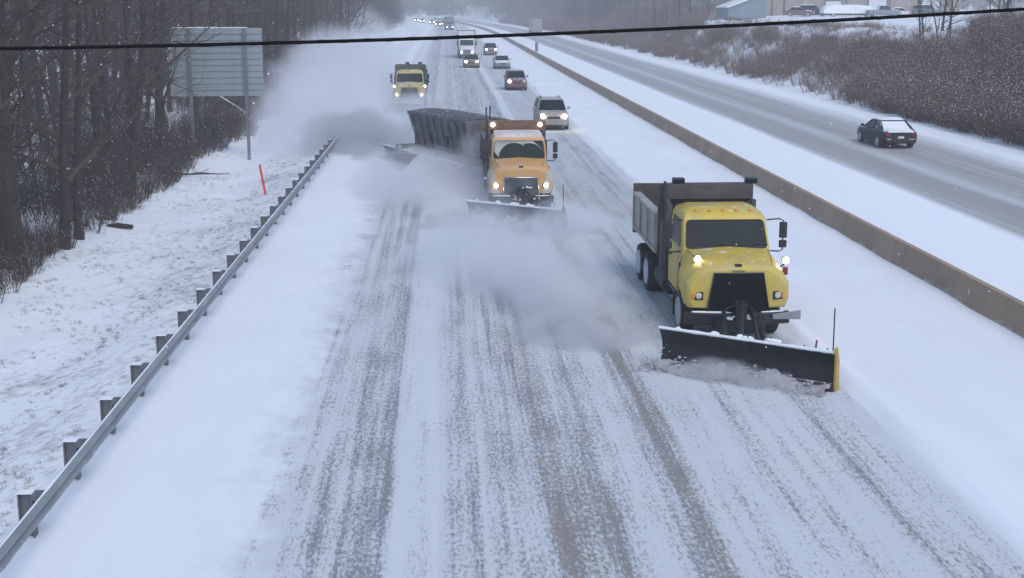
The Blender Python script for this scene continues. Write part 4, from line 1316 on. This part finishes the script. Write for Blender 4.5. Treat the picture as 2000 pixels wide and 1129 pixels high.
limb([(.1, .1, 3.5), (.9, -.2, 3.9), (1.7, -.3, 4.0), (2.5, -.4, 3.7), (3.1, -.5, 3.3)], .05)
for i in range(16):
    a = random.uniform(0, 6.28); grow(segs, flk, Vector((.08, .08, random.uniform(1, 10))), Vector((math.cos(a), math.sin(a), .5)), random.uniform(1, 2.4), .03, 1, 3, .1)
link(bpy.data.objects.new('crown', twigs_mesh('branches', segs, [M['twig'], M['twig_snow']], flk)), T)

cnt = 0
pts_done = []
while cnt < 190:
    y = 30 + 190 * random.random() ** 1.25
    u = -12.9 - abs(random.expovariate(1 / 13.0))
    if u < -60: continue
    if y < 30 and u > -12: continue
    if any((u - a) ** 2 + (y - b_) ** 2 < .9 for a, b_ in pts_done): continue
    # only what the frame can see
    if u < -(y * .345) - 3: continue
    pts_done.append((u, y)); cnt += 1
    v_ = random.randrange(7)
    px_ = 870 + u / (y + 1.6) * 2658
    look = ('straight thin', 'thick trunked', 'small leaning', 'thick trunked', 'crooked leaning', 'thick trunked', 'small leaning')[v_]
    where = 'in the dense wood left of the big sign' if px_ < 325 else ('in the wood behind the big sign' if px_ < 520 else 'in the hazy wood beyond the big sign')
    place_tree(u + cx(y), y, v_, random.uniform(.75, 1.2), random.uniform(0, 6.28), look + ' bare tree ' + where, LG)

RG = 'bare trees on the right bank'
for (u, y, v, sc) in ((38.5, 108, 0, .55), (39.1, 109, 2, .7), (39.6, 107, 4, .7)):
    place_tree(u, y, v, sc, random.uniform(0, 6.28), 'thin bare tree of the clump rising before the tan warehouse', RG)
for i in range(46):
    y = random.uniform(95, 330); u = random.uniform(41, 62) if y < 190 else random.uniform(34, 48)
    if y < 235 and 47 < u: u = random.uniform(40, 46)
    if 120 < y < 300 and (u / y) > .20 and (u / y) < .36: 
        continue
    place_tree(u + cx(y), y, random.randrange(7), random.uniform(.35, .7), random.uniform(0, 6.28), 'bare shrubby tree on the brushy right bank', RG)
for i in range(26):
    y = random.uniform(96, 150); u = random.uniform(44, 60)
    if u / y < .405: continue
    place_tree(u, y, random.randrange(7), random.uniform(.6, 1.0), random.uniform(0, 6.28), 'bare tree at the top right corner of the picture above the bank', RG)


def instancer(name, pts, rots, scs, sources, kind='stuff'):
    """ONE mass object: copies of a few small meshes scattered by geometry nodes"""
    me = bpy.data.meshes.new(name); me.from_pydata(pts, [], [])
    for nm, vals in (('turn', rots), ('size', scs)):
        at = me.attributes.new(nm, 'FLOAT', 'POINT'); at.data.foreach_set('value', vals)
    o = bpy.data.objects.new(name, me); link(o); tag(o, kind=kind)
    g = bpy.data.node_groups.new(name, 'GeometryNodeTree')
    g.interface.new_socket('Geometry', in_out='INPUT', socket_type='NodeSocketGeometry')
    g.interface.new_socket('Geometry', in_out='OUTPUT', socket_type='NodeSocketGeometry')
    gi = g.nodes.new('NodeGroupInput'); go = g.nodes.new('NodeGroupOutput')
    iop = g.nodes.new('GeometryNodeInstanceOnPoints'); iop.inputs['Pick Instance'].default_value = True
    jn = g.nodes.new('GeometryNodeJoinGeometry')
    for src in sources:
        oi = g.nodes.new('GeometryNodeObjectInfo'); oi.inputs['Object'].default_value = src; oi.inputs['As Instance'].default_value = True
        g.links.new(oi.outputs['Geometry'], jn.inputs[0])
    na = g.nodes.new('GeometryNodeInputNamedAttribute'); na.data_type = 'FLOAT'; na.inputs['Name'].default_value = 'turn'
    nb_ = g.nodes.new('GeometryNodeInputNamedAttribute'); nb_.data_type = 'FLOAT'; nb_.inputs['Name'].default_value = 'size'
    cx_ = g.nodes.new('ShaderNodeCombineXYZ')
    g.links.new(na.outputs['Attribute'], cx_.inputs[2])
    g.links.new(gi.outputs[0], iop.inputs['Points']); g.links.new(jn.outputs[0], iop.inputs['Instance'])
    g.links.new(cx_.outputs[0], iop.inputs['Rotation']); g.links.new(nb_.outputs['Attribute'], iop.inputs['Scale'])
    g.links.new(iop.outputs[0], go.inputs[0])
    md = o.modifiers.new('scatter', 'NODES'); md.node_group = g
    return o


def src(name, me):
    return bpy.data.objects.new(name, me)          # not linked: only the source of a mass


def scatter(name, n, fn, sources, smin, smax):
    P_, Rt, S_ = [], [], []
    tries = 0
    while len(P_) < n and tries < n * 40:
        tries += 1
        q = fn()
        if q is None: continue
        u, y, k = q
        P_.append((u + cx(y), y, gz(u, y) - .03)); Rt.append(random.uniform(0, 6.28)); S_.append(random.uniform(smin, smax) * k)
    return instancer(name, P_, Rt, S_, sources)


# undergrowth of the left wood
def f_left():
    y = 26 + 200 * random.random() ** 1.5
    u = -12.2 - abs(random.expovariate(1 / 7.0)) + .9 * N(0, y, .15, 4)
    if u < -45 or u < -(y * .35) - 3: return None
    if N(u, y, .16, 14) < -.02 and random.random() < .9: return None
    return u, y, (.55 + .5 * random.random()) * (.55 if u > -12.6 else 1)
scatter('undergrowth', 1500, f_left, [src('twigs', m_) for m_ in SHRUBS], .7, 1.5)


def f_left_edge():
    y = 24 + 90 * random.random() ** 1.4
    u = -11.6 - abs(random.expovariate(1 / .6)) + .9 * N(0, y, .15, 4)
    return u, y, .45 + .4 * random.random()
scatter('undergrowth', 420, f_left_edge, [src('twigs', m_) for m_ in SHRUBS], .5, 1.0)


def f_bank():
    y = 50 + 250 * random.random() ** 1.5
    u = random.uniform(30.2, 46)
    if u / y > .52: return None
    # snowy clearings on the middle of the bank
    c = N(u * 1.4, y, .10, 12) + .5 * N(u, y, .3, 5)
    near = 1 - smooth(75, 115, y)
    if random.random() > max(.14 + .86 * smooth(-.22, .22, c), near * (.45 + .55 * smooth(-.35, -.05, c) if u > 36 else 1)): return None
    if y > 92 and u < 31.2 and random.random() < .6: return None
    if .19 < u / y < .40 and u > 38.5: return (u, y, .45) if random.random() < .35 else None
    return u, y, 1.0 + .35 * near
scatter('brush', 5600, f_bank, [src('twigs', m_) for m_ in BANKS], .6, 1.25)


def f_far_bank():
    y = random.uniform(240, 560); u = 30 + abs(random.expovariate(1 / 12))
    return (u, y, 1.0) if u < 90 else None
scatter('brush', 1600, f_far_bank, [src('twigs', m_) for m_ in BANKS], 1.0, 2.2)

tsrc = [src('tree', TREES[i][1]) for i in (0, 1, 2, 3, 6)]
tsrc2 = []
for i in (0, 1, 3, 5):
    segs_me = TREES[i][1]
    tsrc2.append(src('tree', segs_me))
def f_wood_left():
    y = random.uniform(140, 620); u = -13 - abs(random.expovariate(1 / 22))
    if u < -120 or (y < 230 and u > -30): return None
    return u, y, 1
scatter('far_wood', 900, f_wood_left, tsrc, .7, 1.2)
def f_wood_deep():
    y = random.uniform(70, 330); u = random.uniform(-130, -38)
    if u < -(y * .36) - 6: return None
    return u, y, 1
scatter('far_wood', 300, f_wood_deep, tsrc, .7, 1.2)
def f_wood_end():
    y = random.uniform(560, 820); u = random.uniform(-260, 280)
    if abs(u - 10) < 24 and y < 660: return None
    return u, y, 1
def f_end_brush():
    y = random.uniform(540, 660); u = random.uniform(-200, 240)
    if -9 < u < 32: return None
    return u, y, 1
scatter('far_wood', 1500, f_end_brush, [src('twigs', m_) for m_ in SHRUBS], 1.5, 3.2)
scatter('far_wood', 3600, f_wood_end, tsrc2, .9, 1.5)
def f_wood_right():
    y = random.uniform(300, 700); u = 33 + abs(random.expovariate(1 / 40))
    if u > 220: return None
    return u, y, 1
scatter('far_wood', 1000, f_wood_right, tsrc2, .5, .9)

# dead grass poking through the snow of the left slope
def grass_variant(seed):
    random.seed(seed); segs = []
    for i in range(14):
        a = random.uniform(0, 6.28); l = random.uniform(.05, .2)
        p = Vector((random.uniform(-.09, .09), random.uniform(-.09, .09), -.02))
        segs.append((p, p + Vector((math.cos(a) * l * .7, math.sin(a) * l * .7, l)), .006, .002))
    return twigs_mesh('grass', segs, [M['grass']])
gsrc = [src('grass', grass_variant(i)) for i in range(3)]
random.seed(5)
def f_grass():
    y = 11 + 70 * random.random() ** 1.3; u = random.uniform(-12.5, -6.25)
    c = N(u * 1.6, y * .8, .9, 20) * .6 + N(u, y, .25, 31) * .5
    edge = .16 if u > -8.2 else (.05 if u < -11.3 else -.06)
    if c + edge < .10 and random.random() < .93: return None
    return u, y, 1
scatter('grass', 4400, f_grass, gsrc, .22, .6)

# ------------------------------------------------------------------ buildings beyond the right bank
def warehouse():
    z = 5.35
    T = empty('warehouse', (70, 236, z), R(-5), 'long tan warehouse with white doors on top of the right bank', 'building')
    b = MB(); b.box(-16.5, 20, 0, 24, -.5, 8.5); b.build('wall', M['wall_tan'], T)
    r_ = MB(); r_.prism([(-16.9, 8.52), (20.4, 8.52), (20.4, 8.9), (1.8, 10.6), (-16.9, 8.9)], 'y', -.5, 24.4); r_.build('roof', M['roof_snow'], T)
    pm = MB(); pm.box(0, .12, -.06, -.002, -.3, 8.4); me = pm.mesh('seam', M['wall_tan'])
    for i in range(18):
        o = link(bpy.data.objects.new('panel_seam', me), T); o.location = (-16 + i * 2.05, 0, 0)
    for x, w_, h in ((-3.3, 2.7, 2.6), (4.2, 3.1, 4.6), (13.5, 3.0, 3.6)):
        d = MB(); d.box(x, x + w_, -.10, -.064, -.3, h)
        for k in range(int(h / .5)): d.box(x + .03, x + w_ - .03, -.125, -.102, -.2 + k * .5, .22 + k * .5)
        dr = d.build('door', M['door_white'], T)
        f = MB(); f.box(x - .14, x - .005, -.16, -.07, -.3, h + .14); f.box(x + w_ + .005, x + w_ + .14, -.16, -.07, -.3, h + .14); f.box(x, x + w_, -.16, -.07, h + .005, h + .14)
        f.build('frame', M['frame'], dr)
    for x in (-12.6, -10.5, .3, 7.9):
        d = MB(); d.tube([(x, -.12, -.3), (x, -.12, 8.4)], .08, 6); d.build('downpipe', M['frame'], T)


warehouse()
T = empty('shed', (50.6, 227, 5.5), R(-3), 'small blue grey gabled building with snowy roof left of the tan warehouse', 'building')
b = MB(); b.prism([(-3.0, -.5), (3.4, -.5), (3.4, 2.5), (2.6, 3.4), (-1.4, 1.9), (-3.0, 1.3)], 'y', 0, 12); b.build('wall', M['wall_blue'], T)
b = MB(); b.prism([(-3.3, 1.25), (-3.3, 1.5), (-1.4, 2.2), (2.7, 3.72), (2.62, 3.42), (-1.4, 1.92)], 'y', -.4, 12.4); b.build('roof', M['roof_snow'], T)
LOT = 'vehicles parked by the warehouse'
zl = 5.45
car((57.6, 219, zl), R(70), 'leftmost snow topped car parked before the tan warehouse', dict(kind='sedan', size=(4.7, 1.85, 1.5), paint='red_paint', lights=(0, 0), snowcap=2, group=LOT))
car((60.2, 220.5, zl + .05), R(75), 'snow topped dark suv beside the long white snow covered trailer', dict(kind='suv', size=(4.8, 1.9, 1.75), paint='black_paint', lights=(0, 0), snowcap=2, group=LOT))
T = empty('trailer', (64.0, 213, zl), 0, 'long low trailer buried under a rounded load of snow before the warehouse', 'trailer', LOT)
b = MB(); b.loft([[(x, -1.2, .5), (x, 1.2, .5), (x, 1.2, .5 + h * .7), (x, .7, .5 + h), (x, -.7, .5 + h), (x, -1.2, .5 + h * .7)] for x, h in ((-4.4, .7), (-3.8, 1.25), (-2, 1.35), (1, 1.35), (3.2, 1.15), (3.6, .7))]); b.build('snow_load', M['snow_lump'], T, smooth=50)
b = MB(); b.box(-4.3, 3.5, -1.1, 1.1, .2, .5); b.build('bed', M['frame'], T)
for x in (-2.8, 2.4):
    w_ = wheel(T, x, -1.0, .36, .25, 'wheel', -1, n=16); w_.rotation_euler = (0, 0, math.pi / 2)
car((68.9, 211, zl), R(88), 'pale blue grey pickup with a snowy bed right of the snow covered trailer', dict(kind='pickup', size=(5.2, 1.95, 1.75), paint='wall_blue', lights=(0, 0), snowcap=2, name='pickup', cat='pickup', group=LOT))
car((72.6, 214, zl), R(80), 'white snow buried sedan between the pickup and the green suv', dict(kind='sedan', size=(4.6, 1.85, 1.4), paint='white_paint', lights=(0, 0), snowcap=2, group=LOT))
car((76.6, 213, zl + .05), R(80), 'dark green suv with snowy roof at the right of the warehouse lot', dict(kind='suv', size=(4.8, 1.95, 1.8), paint='green_paint', lights=(0, 0), snowcap=1, group=LOT))

# ------------------------------------------------------------------ churned snow in front of the blades
def churn(name, A, B, nrm, n, seed, r0=.10, spread=.35, h=.3):
    random.seed(seed)
    m_ = MB()
    A = Vector(A); B = Vector(B); nv = Vector(nrm)
    d = B - A
    secs = []
    K = 150
    L_ = d.length
    for k in range(K + 1):
        t = k / K
        base = A + d * t
        q = t * L_
        hh = h * (.75 + .5 * N(q, seed, 1.1, 1) + .35 * N(q, seed, 3.5, 2)) * (.45 + .55 * min(1, 5 * t))
        ww = spread * (1 + .5 * N(q, seed, 1.5, 3) + .3 * N(q, seed, 4, 5))
        secs.append([tuple(base + nv * (ww * math.cos(a) + .02 + .05 * N(q, a, 5, 7)) + Vector((0, 0, max(-.02, hh * math.sin(a) * (1 + .8 * N(q * 1.0, a * .6, 4.5, 9)))))) for a in [math.pi * i / 13 for i in range(14)]])
    m_.loft(secs, cap=False, closed=False)
    for i in range(n):
        t = random.random()
        base = A + d * t + nv * random.uniform(0, spread * 1.5) + Vector((0, 0, abs(random.gauss(0, h * .5))))
        m_.ball(tuple(base), random.uniform(.3, 1) * r0, 6, 4, (random.uniform(.8, 1.5), random.uniform(.7, 1.2), random.uniform(.6, 1)), .35)
    o = m_.build(name, M['churn'], None, smooth=70)
    return tag(o, kind='stuff')


M['churn'] = snow_mat('churned_snow', (0.42, 0.42, 0.45), 0.9)
bA = Vector((YT[0] - 1.92, YT[1] - 2.75, 0)); bB = Vector((YT[0] + 1.12, YT[1] - 4.75, 0))
dv = (bB - bA).normalized(); nv = Vector((dv.y, -dv.x, 0))
if nv.y > 0: nv = -nv
churn('churned_snow', bA - dv * .25 + nv * .22, bB - dv * .05 + nv * .22, nv, 170, 3, .045, .30, .27)
oA = Vector((OT[0] - 1.88, OT[1] - 2.4, 0)); oB = Vector((OT[0] + 1.22, OT[1] - 4.7, 0))
dv2 = (oB - oA).normalized(); nv2 = Vector((dv2.y, -dv2.x, 0)); nv2 = -nv2 if nv2.y > 0 else nv2
churn('churned_snow', oA - dv2 * .3 + nv2 * .2, oB + nv2 * .2, nv2, 160, 4, .08, .35, .34)

def spray(A, dirv, n, seed, spreadv, r0):
    random.seed(seed); m_ = MB()
    A = Vector(A); dirv = Vector(dirv)
    for i in range(n):
        t = random.random() ** 1.6
        p_ = A + dirv * t + Vector((random.gauss(0, spreadv * (.25 + t)), random.gauss(0, spreadv * (.25 + t)), 0))
        p_.z = abs(random.gauss(.25, .28)) * (1.2 - t) + .9 * t * (1 - t)
        m_.ball(tuple(p_), r0 * random.uniform(.3, 1) * (1.1 - .6 * t), 5, 4, (1, 1.6, .8), .3)
    return tag(m_.build('snow_spray', M['snow_lump'], None, smooth=70), kind='stuff')


spray(bA + nv * .15, (-2.9, 5.5, 0), 1100, 21, .38, .011)
spray(oA + nv2 * .2, (-2.2, 5.0, 0), 700, 22, .40, .016)
spray(oA + nv2 * .5 + dv2 * .5, (1.5, -1.2, 0), 260, 23, .35, .02)

# falling flakes
fl = MB()
random.seed(77)
for i in range(420):
    y = random.uniform(15, 60)
    fl.ball((random.uniform(-.36, .44) * y, y, random.uniform(.5, 8.5)), random.uniform(.005, .011) * (1 + y / 60), 5, 4)
tag(fl.build('falling_snow', M['twig_snow'], None), kind='stuff')

# ------------------------------------------------------------------ blown snow and haze
def cloud(loc, rad, dens, seed, scale, cut=.45, soft=.35, color=(.93, .94, .97), rz=0.0, low=1.0, stretch=.6):
    m_ = MB(); m_.box(-1, 1, -1, 1, 0.0, 1)
    o = m_.build('blown_snow', None, None)
    o.location = loc; o.scale = rad; o.rotation_euler = (0, 0, rz)
    t = NT('blown_snow')
    p = t.coord('Object')
    ln = t.n('ShaderNodeVectorMath', operation='LENGTH'); t.l(p, ln.inputs[0])
    fall = t.maprange(ln.outputs['Value'], 0.15, 1.0, 1.0, 0.0)
    sp = t.n('ShaderNodeSeparateXYZ'); t.l(p, sp.inputs[0])
    ws_ = t.n('ShaderNodeVectorMath', operation='MULTIPLY_ADD'); t.l(p, ws_.inputs[0]); ws_.inputs[1].default_value = rad; ws_.inputs[2].default_value = (seed * 7.3, seed * 3.1, seed)
    st_ = t.scale(ws_.outputs[0], (1.0, stretch, 1.15))
    nz = t.noise(st_, scale, 5.0, 0.58, 0.6)
    d = t.math('ADD', t.math('MULTIPLY', fall, 1.15), t.math('MULTIPLY', t.math('SUBTRACT', nz, .5), 2.5))
    d = t.maprange(d, cut, cut + soft, 0, 1, True)
    edge = t.maprange(ln.outputs['Value'], .72, 1.0, 1.0, 0.0, True)
    d = t.math('MULTIPLY', d, edge)
    lowf = t.maprange(sp.outputs[2], 0.0, 1.0, 1.0, 1.0 - low)
    d = t.math('MULTIPLY', d, t.math('MULTIPLY', lowf, dens))
    pv = t.n('ShaderNodeVolumePrincipled')
    pv.inputs['Color'].default_value = (*color, 1); pv.inputs['Anisotropy'].default_value = 0.0
    t.l(d, pv.inputs['Density'])
    t.l(pv.outputs[0], t.out.inputs['Volume'])
    o.data.materials.append(t.m)
    return tag(o, kind='stuff')


cloud((2.55, 31.6, .02), (1.7, 6.6, 2.1), 1.5, 1, .75, cut=.16, soft=.95, rz=R(17), low=.7, stretch=.35)      # jet thrown back from the yellow truck's blade tip
cloud((1.2, 36.5, .02), (3.6, 8.5, 2.3), .50, 12, .5, cut=.20, soft=.9, rz=R(8), low=.7, stretch=.45)           # the thin powder it leaves hanging
cloud((2.9, 28.3, .02), (2.3, 2.2, .9), 2.4, 2, 1.1, cut=.28, soft=.7, low=.6, color=(.80, .81, .84))
cloud((-.5, 50.8, .02), (3.5, 10.5, 2.3), 1.1, 3, .55, cut=.20, soft=.8, rz=R(14), low=.7, stretch=.45)         # left of the orange truck
cloud((1.0, 53.2, .02), (.9, 3.6, 2.8), .55, 13, .7, cut=.14, soft=.8, rz=R(10), low=.4)                        # veil over the front of the trailer
cloud((.15, 43.9, .02), (1.7, 1.2, .75), 4.0, 9, 1.3, cut=.26, soft=.6, rz=R(20), low=.5, color=(.64, .635, .62))  # dirty spray off its blade tip
cloud((3.6, 42.0, .02), (2.4, 2.4, 1.4), 1.7, 4, .9, cut=.20, soft=.75, low=.6)                                  # over its blade
cloud((-4.6, 68.0, .02), (4.2, 8, 2.6), 1.1, 5, .42, cut=.28, soft=.6, rz=R(20), low=.6, color=(.68, .71, .73))        # end of the tow plow
cloud((-8.2, 108, .02), (7.2, 52, 6.6), .26, 6, .15, cut=.14, soft=.7, rz=R(1.5), low=.55)                            # long plume along the left side
cloud((-2.4, 90.5, .02), (3.6, 5, 2.0), .9, 7, .5, cut=.24, soft=.7, low=.6, color=(.90, .91, .94))                    # before the rear truck
cloud((-15, 230, .02), (9, 80, 9), .05, 8, .06, cut=.2, soft=.6, low=.5)

bm_ = (bA + bB) / 2 + nv * .45
cloud((bm_.x, bm_.y, .01), (1.95, .55, .55), 3.0, 11, 1.6, cut=.25, soft=.6, rz=math.atan2(dv.y, dv.x), low=.7, color=(.80, .81, .84))   # powder rolling off the front blade

hz = MB(); hz.box(-420, 420, -60, 1150, -1.6, 30)
ho = hz.build('haze', None, None)
t = NT('haze')
pv = t.n('ShaderNodeVolumePrincipled'); pv.inputs['Color'].default_value = (.93, .95, .98, 1); pv.inputs['Density'].default_value = HAZE_DENSITY; pv.inputs['Anisotropy'].default_value = 0.1
t.l(pv.outputs[0], t.out.inputs['Volume'])
ho.data.materials.append(t.m)
tag(ho, kind='stuff')
